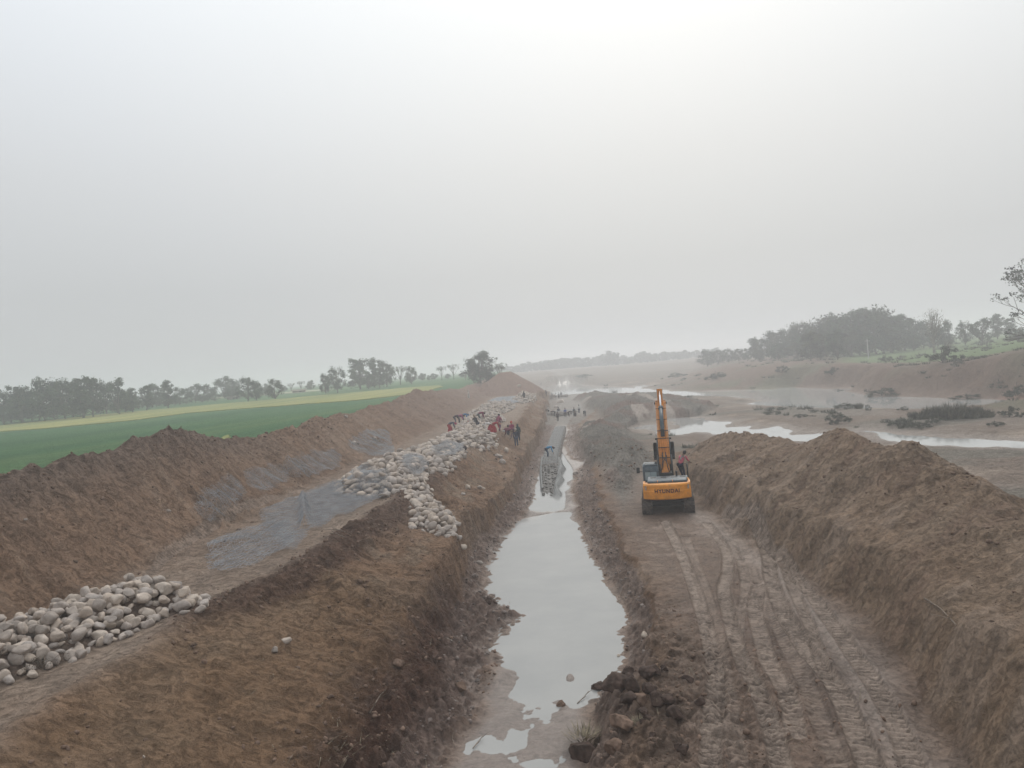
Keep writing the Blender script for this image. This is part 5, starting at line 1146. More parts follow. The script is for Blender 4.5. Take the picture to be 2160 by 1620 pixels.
    # hair or head covering: a shell round the back and top of the skull
    bm = bmesh.new(); bmesh.ops.create_icosphere(bm, subdivisions=3, radius=1.0); c = hea + hd * .055 - fwd * .018; side = hd.cross(fwd)
    ks = 1.14 if head else 1.03
    for w in bm.verts: q = w.co; w.co = c + side * q.x * .098 * ks + fwd * q.y * .112 * ks + hd * q.z * .128 * ks
    bmesh.ops.delete(bm, geom=[w for w in bm.verts if (w.co - c).dot(fwd) > .058 and (w.co - c).dot(hd) < .075 and abs((w.co - c).dot(side)) < .075], context='VERTS')
    me = bpy.data.meshes.new('hair'); bm.to_mesh(me); bm.free()
    for p in me.polygons: p.use_smooth = True
    add_obj('headscarf' if head else 'hair', me, cloth(head) if head else M_hair, root)
    if shawl:
        back = -Vector((0, 1, 0)) if pose in ('stand', 'walk', 'lean') else Vector((0, -.2, 1)).normalized()
        v, e, r = [], [], []; i0 = A(che + back * .03, (.17)); i1 = A(nec + back * .05 + up * -.03, .115, i0); A(hea + back * .03 + hd * .05, .10, i1); i2 = A(pel.lerp(che, .45) + back * .04, .175, i0); i3 = A(pel + back * .05 - up * .03, .175, i2)
        for (a, b, c2) in sh: k1 = A(a.lerp(b, .25), .085, i0); A(b, .065, k1)
        skin_obj('shawl', v, e, r, cloth(shawl), root)
    return root
def at_px(a, b):
    p = hit(a, b); return (float(p[0]), float(p[1]), float(p[2]) - .02)
T = math.pi / 2     # face: 0 looks away from the camera, -T looks right, T looks left, 2T looks to the camera
PINK = (.40, .035, .12); RED = (.33, .018, .03); MAROON = (.13, .018, .045); NAVY = (.016, .02, .045); BLUE = (.02, .16, .34); WHITE = (.60, .58, .56); MAG = (.28, .03, .10); BLACK = (.014, .015, .02); TEAL = (.03, .17, .22); DGREEN = (.015, .04, .045); PEACH = (.48, .27, .20); ORANGE = (.55, .09, .06); TAN = (.38, .30, .23)
PEOPLE = [
 ((951,912), -T, 'bend', 'stooping woman in red skirt and magenta headscarf at the left edge of the boulders', dict(top=(.06, .07, .11), leg=RED, style='skirt', head=PINK)),
 ((962,894), -T, 'bend', 'stooping worker in purple brown top, leftmost of the three bent over in a row', dict(top=(.07, .03, .05), leg=(.05, .055, .08))),
 ((970,893), -T * 1.1, 'bend', 'stooping worker in a pink blouse between the purple brown and the bright blue tops', dict(top=(.32, .06, .16), leg=NAVY)),
 ((979,891), -T, 'bend', 'stooping worker in bright blue top and teal trousers, rightmost of the row', dict(top=BLUE, leg=TEAL, head=(.02, .14, .30))),
 ((1005,898), T * .5, 'squat', 'crouching worker in black with a tan shawl in the middle of the boulders', dict(top=BLACK, leg=NAVY, head=TAN, scale=1.15)),
 ((1013,889), -T * .8, 'bend', 'stooping worker in maroon top behind the crouching one in black', dict(top=(.18, .015, .06), leg=(.12, .14, .15))),
 ((1054,910), -T * .35, 'walk', 'standing woman wrapped in a long faded pink shawl above the boulders', dict(top=(.22, .05, .09), leg=(.09, .02, .09), shawl=(.24, .055, .10))),
 ((1033,914), T, 'bend', 'stooping woman in white shawl and red skirt seen from behind', dict(top=WHITE, leg=RED, style='skirt', head=WHITE)),
 ((1044,914), -T, 'bend', 'stooping woman in a red dress and peach headcloth beside the white shawled one', dict(top=(.30, .02, .035), leg=RED, style='skirt', head=PEACH)),
 ((1081,925), 0, 'stand', 'standing woman in magenta coat and orange red headscarf beside the dark shawled woman', dict(top=MAG, leg=(.07, .015, .06), head=ORANGE, shawl=None)),
 ((1094,931), 0, 'stand', 'standing figure wrapped in a dark green shawl at the slope edge', dict(top=DGREEN, leg=NAVY, shawl=DGREEN)),
 ((1076,927), T, 'bend', 'stooping figure in a maroon shawl with a white cap at the slope edge', dict(top=MAROON, leg=(.30, .22, .15), head=WHITE, shawl=MAROON)),
 ((1073,918), 0, 'squat', 'dark haired worker crouching behind the maroon shawled one', dict(top=NAVY, leg=NAVY)),
 ((1090,942), .2, 'stand', 'worker in a navy jacket and pale woollen hat standing lowest on the slope', dict(top=NAVY, leg=(.02, .035, .08), head=(.45, .38, .32))),
 ((1106,844), .3, 'stand', 'lone dark figure standing by the far boulder heap', dict(top=(.025, .03, .035), leg=BLACK, shawl=(.025, .03, .035))),
 ((1157,965), -T, 'bend', 'worker in a bright blue shirt bending over the stone wall in the channel', dict(top=(.03, .22, .42), leg=(.02, .05, .10))),
 ((1156,875), T, 'bend', 'dark worker bending at the left end of the group heading the channel', dict(top=BLACK, leg=BLACK)),
 ((1169,878), T, 'bend', 'dark clothed worker bending over the half filled basket', dict(top=(.03, .03, .035), leg=BLACK)),
 ((1179,877), 0, 'stand', 'dark clothed worker standing behind the half filled basket', dict(top=(.03, .035, .05), leg=BLACK)),
 ((1177,889), .2, 'stand', 'brown clothed worker standing nearest at the far end of the stone wall', dict(top=(.07, .05, .045), leg=(.04, .03, .03))),
 ((1193,880), 2 * T, 'stand', 'worker in a cobalt blue jacket standing in front of the pale basket', dict(top=(.025, .06, .30), leg=(.12, .11, .11))),
 ((1201,879), -T, 'bend', 'dark worker bending right of the blue jacketed one', dict(top=BLACK, leg=(.05, .03, .03))),
 ((1211,871), 2 * T, 'squat', 'dark figure crouching behind another crouching one in the far trench', dict(top=(.03, .04, .05), leg=(.03, .035, .045), scale=1.1)),
 ((1213,879), 2 * T, 'squat', 'black clad figure crouching on the grey mud, nearer of the two crouching ones', dict(top=BLACK, leg=BLACK, scale=1.1)),
 ((1222,872), .1, 'stand', 'man in a white shirt and dark trousers standing on the far trench floor', dict(top=(.62, .60, .58), leg=(.04, .04, .05))),
 ((1234,879), 0, 'bend', 'figure in black bending over seen from behind, rightmost in the far trench', dict(top=BLACK, leg=BLACK)),
 ((1152,837), 0, 'stand', 'dark figure at the left end of the farthest group', dict(top=(.03, .035, .04), leg=BLACK)),
 ((1165,841), 0, 'stand', 'brownish dark figure second from left in the farthest group', dict(top=(.06, .05, .05), leg=BLACK)),
 ((1173,842), T, 'stand', 'pale shirted figure in the middle of the farthest group', dict(top=(.5, .48, .45), leg=(.05, .05, .06))),
 ((1179,841), 0, 'stand', 'tallest figure of the farthest group, grey topped', dict(top=(.16, .16, .16), leg=BLACK)),
 ((1184,838), 0, 'stand', 'dark figure at the right end of the farthest group', dict(top=BLACK, leg=BLACK)),
]
for (pp, f, ps, lab, kw) in PEOPLE:
    q = at_px(*pp)
    if pp == (1157, 965): q = (2.75, q[1] if 60 < q[1] < 80 else 72.5, .56); y_ = atz(1157, 965, .6)[1]; q = (float(atz(1157, 965, .6)[0]), float(y_), .58)
    person(q, f, ps, lab, **kw)
q = aty(987, 816, 150); person((float(q[0]), 150.0, Hz(q[0], 150.0) - .1), T, 'stand', 'distant figure in pale clothes on the left ridge near the lone tree', top=(.55, .52, .48), leg=(.4, .38, .35), style='skirt', head=(.5, .48, .45))
fp = exw(.98, .15, 1.74)
person(tuple(map(float, fp)), EXC[2] + .15, 'lean', 'person in a pink shirt with a grey scarf standing on the excavator by the handrail', top=(.55, .12, .17), leg=(.012, .015, .035), head=None, shawl=None, scale=1.04)
pr = SC.objects[[o.name for o in SC.objects if o.get('label', '').startswith('person in a pink shirt')][0]]
v = [Vector((.10, .0, 1.28)), Vector((-.04, -.10, 1.14)), Vector((-.10, -.12, 1.02)), Vector((.20, -.06, 1.16)), Vector((.22, -.04, 1.08))]
skin_obj('scarf', v, [(0, 1), (1, 2), (0, 3), (3, 4)], [.075, .06, .035, .055, .04], cloth((.30, .27, .26)), pr)
dg = bpy.context.evaluated_depsgraph_get(); dg.update()
for o, mat in SKIN_JOBS:
    me = bpy.data.meshes.new_from_object(o.evaluated_get(dg)); old = o.data; o.modifiers.clear(); o.data = me; me.materials.clear(); me.materials.append(mat)
    for p in me.polygons: p.use_smooth = True
# ------------------------------------------------------------------ bags among the stones
def bag(a, b, w, h, c, label, cat='bag'):
    p = hit(a, b); s = np.linalg.norm(p - CAM) / FPX; bm = bmesh.new(); bmesh.ops.create_icosphere(bm, subdivisions=3, radius=1.0); V = np.array([v_.co[:] for v_ in bm.verts]); F = [tuple(v_.index for v_ in f.verts) for f in bm.faces]; bm.free()
    V = V * (1 + .25 * fbm(V[:, 0] * 1.8 + a, V[:, 1] * 1.8 + V[:, 2], 5, 3))[:, None]; V = V * np.array((w * s * .5, w * s * .4, h * s * .5)); o = add_obj(cat, new_mesh(cat, V, F), cloth(c)); o.location = (p[0], p[1], p[2] + h * s * .45 + .1); tag(o, label, cat)
bag(997, 919, 13, 6, (.62, .68, .74), 'white and pale blue sack lying on the boulders')
bag(989, 894, 5, 5, (.5, .04, .03), 'small bright red bundle between the boulders')
bag(981, 952, 9, 9, (.05, .04, .04), 'dark sack under the edge of the netting on the boulders')
# ------------------------------------------------------------------ trees
M_bark = simple('bark', (.10, .08, .065), .95, var=.3, vscale=2, bump=.8, bscale=10); M_bark2 = simple('pale_bark', (.22, .20, .17), .95, var=.3, vscale=2)
def leafmat(n, c): return simple(n, c, .9, var=.5, vscale=.35, spec=.12, rand=.22)
M_leaf = leafmat('leaf', (.055, .080, .042)); M_leaf2 = leafmat('leaf_olive', (.085, .09, .045)); M_leaf3 = leafmat('leaf_dry', (.16, .12, .075))
def tree_proto(seed, H=10., trunk=.25, cw=.42, lobes=22, leaves=2600, leaf=.40, mat=None, shape='round', gap=1.0, bark=None, limbs=9):
    r = np.random.default_rng(seed); tb = MB(); h0 = H * trunk
    lean = r.normal(size=2) * .03 * H
    tb.tube([(0, 0, -.6), (0, 0, h0 * .5), (lean[0] * .4, lean[1] * .4, h0), (lean[0], lean[1], H * .72)], [H * .032, H * .025, H * .02, H * .008], 8)
    C = []
    for k in range(lobes):
        a = r.random() * 6.283; t = (k + .5) / lobes
        if shape == 'round': z = h0 + (H - h0) * (.12 + .80 * t); rad = cw * H * math.sqrt(max(.05, 1 - (2 * (z - h0) / (H - h0) - .9) ** 2)) * r.uniform(.35, .95)
        elif shape == 'tall': z = h0 + (H - h0) * (.05 + .9 * t); rad = cw * H * .6 * (1 - .35 * t) * r.uniform(.2, 1.1)
        elif shape == 'mound': rad = cw * H * math.sqrt(r.random()) * .9; z = H * (.12 + .62 * r.random() * (1 - (rad / (cw * H)) ** 2))
        else: z = h0 + (H - h0) * (.50 + .45 * r.random()); rad = cw * H * r.uniform(.25, 1.15)     # umbrella
        R_ = H * (.085 + .07 * r.random()) * (1.15 if shape == 'round' else .9)
        C.append((math.cos(a) * rad + lean[0] * .6, math.sin(a) * rad + lean[1] * .6, min(z, H - R_ * .7), R_))
    for c in C[::max(1, len(C) // limbs)]:
        s0 = r.uniform(.45, .95) * h0 + .25 * (c[2] - h0) * .5; s = Vector((lean[0] * .3, lean[1] * .3, max(h0 * .55, s0))); e_ = Vector(c[:3]); m = s.lerp(e_, .5) + Vector((0, 0, -.04 * H))
        tb.tube([s, m, e_], [H * .013, H * .009, H * .004], 6)
        for _ in range(2): q = e_ + Vector(r.normal(size=3) * c[3] * .4); tb.tube([m.lerp(e_, .5), q], [H * .005, H * .002], 4, False)
    tm = bpy.data.meshes.new('trunk'); tm.from_pydata(tb.v, [], tb.f); tm.update(); tm.materials.append(bark or M_bark)
    per = leaves // lobes; V = []; n = per * lobes
    Cc = np.repeat(np.array(C), per, 0); q = r.normal(size=(n, 3)); q /= np.linalg.norm(q, axis=1)[:, None]; q *= (r.random(n) ** (.45))[:, None] * Cc[:, 3:4] * gap * np.array([1, 1, .78])
    # sub-clumps make light and dark tufts and an uneven rim
    sub = r.normal(size=(lobes * 7, 3)) * .6; ix = (np.arange(n) // per) * 7 + r.integers(0, 7, n); o = Cc[:, :3] + q * .62 + sub[ix] * Cc[:, 3:4] * .62
    u = r.normal(size=(n, 3)); u /= np.linalg.norm(u, axis=1)[:, None]; w = np.cross(u, r.normal(size=(n, 3))); w /= np.linalg.norm(w, axis=1)[:, None]; t = (leaf * r.uniform(.55, 1.35, n))[:, None]
    V = np.stack([o - u * t * .5, o + w * t * .35, o + u * t * .5, o - w * t * .35], 1).reshape(-1, 3); F = np.arange(n * 4).reshape(n, 4)
    cm = new_mesh('crown', V, F, False); cm.materials.append(mat or M_leaf); return tm, cm
TP = {'round': [tree_proto(s, cw=.40, trunk=.06, leaves=4200, lobes=34) for s in (1, 2, 3)], 'wide': [tree_proto(s, cw=.52, trunk=.08, lobes=38, leaves=5000, leaf=.34) for s in (4, 5)],
      'tall': [tree_proto(s, cw=.46, trunk=.10, shape='tall', lobes=30, leaves=3600) for s in (6, 7, 8)], 'open': [tree_proto(s, cw=.40, trunk=.38, shape='umb', lobes=20, leaves=1700, leaf=.26, mat=M_leaf2) for s in (9, 10)],
      'dry': [tree_proto(12, cw=.34, trunk=.35, shape='tall', lobes=30, leaves=900, leaf=.2, mat=M_leaf3, gap=1.5, bark=M_bark2, limbs=28)], 'bush': [tree_proto(s, cw=.62, trunk=.0, lobes=26, leaves=3200, leaf=.40, gap=1.3, mat=M_bush, shape='mound', limbs=3) for s in (21, 22, 23)], 'olive': [tree_proto(s, cw=.42, trunk=.05, lobes=34, leaves=4200, mat=M_leaf2) for s in (14, 15)]}
tcount = 0
def tree(px_, top, dist, kind, label, wmul=1.0, group=None, name='tree', hmin=3):
    global tcount
    p = aty(px_, top, dist); g = Hz(p[0], dist); H = max(hmin, p[2] - g); tm, cm = TP[kind][tcount % len(TP[kind])]; tcount += 1
    root = empty(name, (p[0], dist, g), random.uniform(0, 6.28)); s = H / 9.6; root.scale = (s * wmul, s * wmul, s); tag(root, label, 'tree', group)
    for nm, m_ in (('trunk', tm), ('crown', cm)):
        o = bpy.data.objects.new(nm, m_); COL.objects.link(o); o.parent = root
    return root
GB = 'trees of the hazy belt beyond the left field'; LB = 'blue grey hazy tree in the belt along the far edge of the left field'
for i, (x, t, d, k, w) in enumerate([(-30,812,205,'round',1.2),(18,829,200,'round',1.2),(39,814,195,'tall',1.1),(62,826,205,'round',1.1),(86,801,190,'round',1.0),(110,810,198,'round',1.1),(130,803,192,'tall',1.1),(150,818,205,'round',1),(169,797,188,'tall',1.2),(190,801,192,'round',1),(219,808,205,'open',1),(246,801,195,'round',.9),(262,826,205,'round',1),(276,820,200,'tall',1),
    (305,813,210,'tall',1),(326,810,240,'round',1),(350,804,215,'tall',.95),(376,818,235,'round',1),(409,811,250,'round',1.2),(436,812,250,'round',1.2),(471,796,270,'round',1.1),(489,800,272,'round',1),(613,809,300,'open',1),(634,805,300,'open',1),(596,818,310,'round',1.3),(655,803,300,'round',1.1),(560,810,310,'round',1.2)]):
    tree(x, t, d, k, LB, w, GB)
for x, t in ((5,858),(45,852),(80,850),(118,848),(150,846),(205,842),(235,842),(262,838),(290,836),(320,838),(345,834),(368,838),(392,836),(425,832),(452,830),(485,824),(505,826),(560,824)): tree(x, t, 192 + x * .12, 'wide', 'low bushy tree filling the foot of the hazy belt beyond the left field', 1.7, 'undergrowth of the hazy belt', hmin=2.5)
for (x, t, d, k, w, lab) in [(519,796,215,'wide',.95,'dark spreading tree at the field edge, left of the smaller dark round tree'), (538,806,216,'round',1.0,'dark round crown merged with the spreading tree at the field edge'), (578,801,212,'round',1.05,'small dark round tree standing alone right of the dark spreading tree'),
    (708,777,225,'wide',.95,'large dark dome shaped tree at the edge of the yellow field'), (684,790,222,'round',.8,'small round crown at the left shoulder of the dark dome shaped tree'), (755,757,245,'tall',1.25,'tall tree with tiered crown right of the dark dome shaped tree'), (785,758,250,'tall',1.1,'tall thin crowned tree, middle of the three tall ones'), (812,764,248,'round',.95,'tall full crowned tree, right one of the three tall ones'), (798,782,238,'wide',.9,'low dense tree under the three tall ones'), (775,790,240,'round',1.2,'low bushy tree left under the three tall ones'),
    (842,774,262,'open',1,'loose crowned tree left of the round one beyond the yellow field'), (866,774,260,'round',.9,'round tree on a short trunk beyond the yellow field'), (930,774,285,'open',.9,'pale umbrella crowned tree, left one of two twins'), (955,769,280,'open',.9,'pale umbrella crowned tree, right one of two twins'), (981,786,250,'dry',1,'thin leafless looking tree left of the big lone tree'),
    (1009,743,215,'round',1.25,'big lone tree standing behind the far earth mound'), (996,760,216,'round',.8,'left lower crown of the thicket under the big lone tree'), (1030,777,212,'round',1.4,'low bushy crown right of the big lone tree'), (1053,768,205,'open',1.0,'small solitary tree standing above the tall earth mound')]:
    tree(x, t, d, k, lab, w)
for x, t in ((890,788),(905,792),(915,788),(975,796),(945,792),(870,796),(740,803),(650,815),(600,822)): tree(x, t, 310, 'round', 'faint low tree in the mist between the nearer field trees', 1.5, 'faint trees in the mist', hmin=2)
GR = 'trees of the wood on the right bank'; LR = 'grey green tree in the wood on the right bank'
for (x, t, d, k, w) in [(1490,740,330,'round',1.5),(1512,739,325,'olive',1.4),(1535,737,318,'olive',1.4),(1556,736,310,'olive',1.3),(1575,736,300,'round',1.2),(1590,714,290,'tall',1.1),(1606,716,285,'olive',1.1),(1622,701,280,'round',1.0),(1642,702,275,'olive',1.1),(1658,697,270,'round',1.1),(1676,692,262,'round',1),(1687,681,255,'open',.9),(1703,690,250,'round',1.1),(1719,679,252,'open',1),(1738,672,246,'olive',1.1),(1758,665,242,'round',1.0),
    (1775,668,240,'round',1.1),(1790,659,238,'round',1.1),(1808,664,240,'round',1.1),(1826,654,235,'round',1.0),(1842,652,236,'olive',1.0),(1858,656,235,'round',1.1),(1874,668,240,'tall',1.2),(1890,672,250,'round',1.1),(1904,665,248,'tall',1.2),(1926,674,252,'round',1.1),(1945,682,250,'round',1.1),(1991,678,225,'round',.8),(1975,700,240,'round',1.2),(2005,705,245,'round',1.2),
    (1640,725,250,'round',1.4),(1680,722,240,'olive',1.4),(1735,715,235,'round',1.4),(1790,700,228,'olive',1.3),(1830,700,226,'round',1.3),(1880,705,232,'olive',1.3),(1925,705,238,'round',1.4),(1960,712,240,'round',1.4),(1600,738,275,'olive',1.4)]:
    tree(x, t, d, k, LR, w, GR)
for (x, t, d, k, w, lab) in [(1706,700,205,'olive',.95,'leaning green tree on the far bank in front of the wood'), (1728,706,210,'olive',.9,'right stem of the green trees on the far bank before the wood'), (1763,697,205,'round',.9,'dark full tree on the far bank in front of the wood'), (1965,657,185,'dry',1.1,'tall half bare tree with a thin trunk on the green field'), (2033,680,215,'wide',.8,'broad bushy tree on the right field, left of the pair'), (2069,673,220,'round',1.1,'tall bushy tree on the right field, right of the broad one'),
    (2101,664,245,'tall',1.1,'slim hazy tree behind the bushy ones at right'), (2127,671,250,'tall',1.1,'slim hazy tree partly behind the big branches at the right edge'), (2000,742,150,'dry',1.3,'small leaning sapling rising from the thicket on the far bank'), (2150,715,180,'olive',1.4,'low green tree under the big branches at the right edge')]:
    tree(x, t, d, k, lab, w)
def bush(a, b, wpx, hpx, label, i=0):
    p = hit(a, b); k = np.linalg.norm(p - CAM) / FPX; tm, cm = TP['bush'][i % 3]; root = empty('bush', (p[0], p[1], p[2] - .05 * hpx * k), random.uniform(0, 6.28)); sx = wpx * k / 14.0; sz = hpx * k / 10.5
    root.scale = (sx, sx * .8, sz); tag(root, label, 'bush')
    for nm, m_ in (('stem', tm), ('foliage', cm)):
        o = bpy.data.objects.new(nm, m_); COL.objects.link(o); o.parent = root
BU = [(1768,893,70,34,'dark rounded bush on the sand nearest the right ridge'), (1788,862,62,22,'bush on the low sand hump at the near river shore'), (1831,866,18,20,'slim upright bush right of the sand hump'), (1905,866,30,12,'low scrub at the near shore right of the slim bush'), (1900,898,60,26,'dark spreading bush at the left end of the long scrub bank'),
      (1940,902,60,20,'low dark scrub in the middle of the long scrub bank'), (1975,893,55,24,'dark scrub at the foot of the tall reeds'), (2100,898,40,16,'small bush on the pale sand near the right edge'), (2065,868,26,14,'small bush right of the reeds at the shore'), (2130,880,60,30,'green bush on the sand at the right edge'), (1630,874,50,14,'low grey bush on the sand flat left of the large bush'), (1690,880,40,12,'tiny scrub left of the large bush'),
      (1990,765,95,46,'dark thicket on top of the far bank under the leaning sapling'), (1870,762,36,22,'rounded bush on the far bank edge below the field'), (1650,785,40,22,'conical bush on the red far bank'), (1755,790,50,22,'grey bush on the slope of the far bank'), (1510,800,60,28,'scrub on the sand bar left of the far bank'), (1860,835,90,26,'scrub along the foot of the far bank'), (1770,826,30,8,'dark snag of scrub in the river'), (2148,838,60,44,'dark bush at the foot of the red bank by the right edge'), (2040,842,80,16,'low scrub at the foot of the red bank'),
      (1430,795,60,14,'scrub patch on the far sand bar above the excavator arm'), (1235,796,50,14,'dark scrub tongue beside the far water'), (182,916,0,0,'')]
for i, (a, b, w_, h_, lab) in enumerate(BU):
    if lab: bush(a, b, w_, h_, lab, i)
for i, (a, b, w_, h_, lab) in enumerate([(2010,884,64,40,'tall green reeds at the near river shore, largest clump'), (1975,880,50,30,'tall reeds just left of the largest reed clump'), (1940,884,50,22,'lower reeds at the left end of the reed bank'), (2048,882,44,33,'tall reeds right of the largest reed clump'), (2078,880,40,20,'low reeds at the right end of the reed bank'), (1812,862,16,16,'thin tuft of reeds on the shore by the sand hump')]):
    tuft(a, b, h_, w_, lab, n=420, mat=M_drygrass, upright=.85, name='reeds', cat='reeds', seed=50 + i)
def low_scrub():
    r = np.random.default_rng(41); n = 60000; y = 70 * np.exp(r.random(n) * math.log(290 / 70.)); x = 2 + r.random(n) * y * .85; z, g = terrain(x, y, True, True)
    p_ = np.clip(g['flat'] * ss(.05, .35, fbm(x * .07, y * .12, 205, 5)) * (1 - g['wetriv']) + .6 * g['bank'] * ss(.0, .3, fbm(x * .06, y * .06, 209, 4)), 0, 1) * ss(-.1, .4, fbm(x * .4, y * .3, 420, 3)) * (z > .12) * (g['spoil'] < .3)
    k = r.random(n) < p_ * .14; x, y, z = x[k], y[k], z[k]; m = len(x); print('scrub', m); q = 40
    c = np.repeat(np.stack([x, y, z], 1), q, 0); h = np.repeat(r.uniform(.1, .38, m) * (1 + y / 300), q); N_ = m * q; a = r.random(N_) * 6.283; rr = r.random(N_) ** .6 * h * 1.3
    o = c + np.stack([np.cos(a) * rr, np.sin(a) * rr, np.zeros(N_)], 1); d = np.stack([np.cos(a) * .5, np.sin(a) * .5, np.ones(N_)], 1) + r.normal(size=(N_, 3)) * .3; d *= h[:, None] * r.uniform(.5, 1, N_)[:, None]
    w = r.normal(size=(N_, 3)); w[:, 2] = 0; w /= np.linalg.norm(w, axis=1)[:, None]; w *= (h * .10)[:, None]
    V = np.stack([o - w, o + w, o + d + w * .4, o + d - w * .4], 1).reshape(-1, 3)
    tag(add_obj('low_scrub', new_mesh('low_scrub', V, np.arange(N_ * 4).reshape(-1, 4), False), simple('scrub_grass', (.125, .125, .095), .95, var=.3, vscale=.5, spec=.1)), 'patches of low scrub and dry grass on the sand flats and banks', 'scrub', kind='stuff')
low_scrub()

# the big tree at the right edge: long bare limbs with tufts of leaves at their ends
def big_tree():
    p = aty(2228, 700, 112); g = Hz(p[0], 112.); r = np.random.default_rng(77); root = empty('tree', (p[0], 112, g)); tag(root, 'big tree with long bare limbs and leafy tips reaching in from the right edge', 'tree'); tb = MB(); V = []
    H = aty(2160, 578, 112)[2] - g + .6; tips = []
    def grow(s, d, l, rad, lev):
        m = s + d * l * .5 + Vector((r.normal() * .04 * l, r.normal() * .04 * l, .05 * l)); e_ = s + d * l + Vector((0, 0, .12 * l)); tb.tube([s, m, e_], [rad, rad * .8, rad * .6], 7 if lev < 2 else 5, False)
        if lev >= 4: tips.append(e_); return
        for k in range(3 if lev < 3 else 3):
            nd = (d + Vector(r.normal(size=3) * (.42, .42, .28))).normalized(); nd = (nd + Vector((0, 0, .12))).normalized(); grow(m.lerp(e_, r.uniform(.4, 1)), nd, l * r.uniform(.55, .75), rad * .55, lev + 1)
    tb.tube([(0, 0, -.8), (.1, 0, H * .12), (0, .1, H * .26)], [.42, .34, .28], 10)
    for (a, el_, l, z) in ((180, 30, .36, .20), (170, 48, .40, .26), (200, 14, .30, .16), (150, 60, .38, .26), (230, 40, .36, .24), (100, 50, .34, .24), (20, 35, .36, .22), (320, 45, .36, .24), (60, 65, .36, .26), (186, 2, .28, .13)):
        a = math.radians(a); el2 = math.radians(el_); grow(Vector((0, 0, H * z)), Vector((math.cos(a) * math.cos(el2), math.sin(a) * math.cos(el2), math.sin(el2))), H * l, .13, 1)
    tb.build('trunk', M_bark, root); n = 13
    C = np.array([tuple(t) for t in tips]); C = C[(C[:, 2] > H * .42) | (r.random(len(C)) < .25)]; Cc = np.repeat(C, n, 0); o = Cc + r.normal(size=Cc.shape) * (.28, .28, .14) + np.array((0, 0, .1)); m = len(o)
    u = r.normal(size=(m, 3)); u /= np.linalg.norm(u, axis=1)[:, None]; w = np.cross(u, r.normal(size=(m, 3))); w /= np.linalg.norm(w, axis=1)[:, None]; t = r.uniform(.09, .2, m)[:, None]
    add_obj('crown', new_mesh('crown', np.stack([o - u * t, o + w * t * .6, o + u * t, o - w * t * .6], 1).reshape(-1, 3), np.arange(m * 4).reshape(m, 4), False), M_leaf, root)
big_tree()
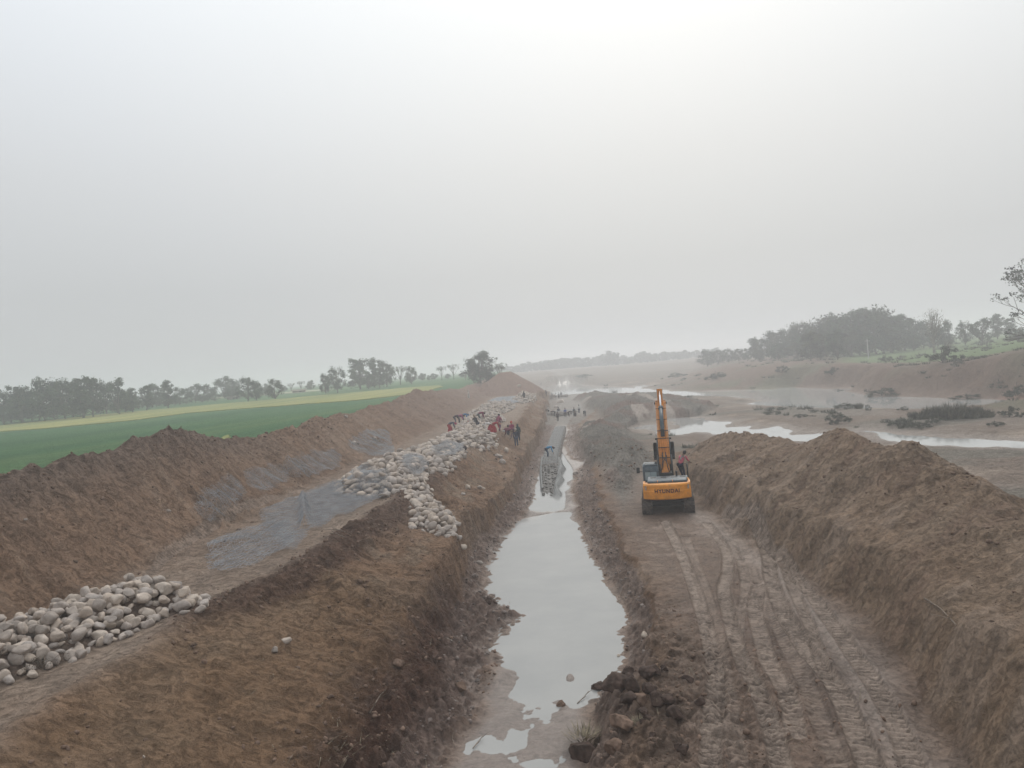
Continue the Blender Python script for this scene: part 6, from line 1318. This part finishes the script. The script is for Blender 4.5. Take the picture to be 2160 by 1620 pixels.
# far tree line dissolving in the haze: reads as one mass
def treeline():
    Vs, Fs = [], []; b = 0; r = np.random.default_rng(8)
    keys = [(1040,783),(1064,779),(1122,764),(1150,763),(1180,758),(1212,756),(1247,755),(1270,752),(1284,742),(1296,750),(1330,752),(1358,742),(1380,748),(1400,744),(1434,740),(1460,742),(1500,736)]
    for x in range(1040, 1510, 7):
        t = np.interp(x, [k[0] for k in keys], [k[1] for k in keys]) + r.uniform(-2, 3); d = r.uniform(590, 680); p = aty(x, t, d); g = Hz(p[0], d); H = max(4, p[2] - g)
        cm = TP['round'][r.integers(3)][1]; n = len(cm.vertices); V = np.empty(n * 3, np.float32); cm.vertices.foreach_get('co', V); V = V.reshape(-1, 4, 3)[::5].reshape(-1, 3).copy()
        c = V.reshape(-1, 4, 3).mean(1, keepdims=True); V = ((V.reshape(-1, 4, 3) - c) * 2.6 + c).reshape(-1, 3); a = r.random() * 6.28; s = H / 9.6
        X = (V[:, 0] * math.cos(a) - V[:, 1] * math.sin(a)) * s * 1.5 + p[0]; Y = (V[:, 0] * math.sin(a) + V[:, 1] * math.cos(a)) * s * 1.5 + d; Z = V[:, 2] * s * 1.1 - H * .1 + g
        Vs.append(np.stack([X, Y, Z], 1)); Fs.append(np.arange(len(V)).reshape(-1, 4) + b); b += len(V)
    tag(add_obj('far_trees', new_mesh('far_trees', np.concatenate(Vs), np.concatenate(Fs), False), M_leaf), 'line of trees almost lost in the haze on the horizon', 'trees', kind='stuff')
treeline()
# ------------------------------------------------------------------ huts and pole
def hut(a, b, w, h, d, label):
    p = aty(a, b, d); g = Hz(p[0], d); s = d / FPX; root = empty('hut', (p[0], d, g), .2); tag(root, label, 'hut'); W_ = w * s; H = h * s
    m = MB(); m.box((0, 0, H * .3), (W_, W_ * .7, H * .62)); m.build('wall', simple('mud_wall', (.25, .20, .16), .9), root)
    m = MB(); m.prism([(-W_ * .45, H * .55), (W_ * .45, H * .55), (0, H)], -W_ * .58, W_ * .58); m.build('roof', simple('thatch', (.20, .17, .13), .95, bump=1, bscale=6), root)
    m = MB(); m.box((W_ * .1, -W_ * .352, H * .25), (W_ * .16, .03, H * .45)); m.build('door', M_blk, root)
hut(491, 833, 22, 8, 250, 'low hut at the edge of the left field in front of the hazy trees'); hut(631, 825, 26, 7, 270, 'low shed at the field edge left of the large dark dome shaped tree')
p = aty(1829, 715, 200); g = Hz(p[0], 200.); mb = MB(); mb.tube([(0, 0, -.3), (0, 0, p[2] - g)], [.16, .10], 8); mb.tube([(-.7, 0, p[2] - g - .5), (.7, 0, p[2] - g - .5)], .05, 6)
o = mb.build('utility_pole', simple('concrete', (.45, .44, .42), .8)); o.location = (p[0], 200, g); tag(o, 'slim pale utility pole in front of the wood on the right bank', 'pole')
# ------------------------------------------------------------------ haze
def haze():
    mb = MB(); mb.box((0, 0, 10.5), (5400, 5400, 29))
    m = bpy.data.materials.new('haze'); m.use_nodes = True; n = m.node_tree; n.nodes.clear()
    o = N(n, 'ShaderNodeOutputMaterial'); v = N(n, 'ShaderNodeVolumePrincipled')
    v.inputs['Color'].default_value = (.968, .984, 1.0, 1); v.inputs['Density'].default_value = HAZE; v.inputs['Anisotropy'].default_value = 0.45
    n.links.new(v.outputs[0], o.inputs['Volume'])
    h = mb.build('haze', m); tag(h, kind='stuff', label='pale morning haze lying over the river, fields and trees', cat='haze')
HAZE = 0.0018
haze()
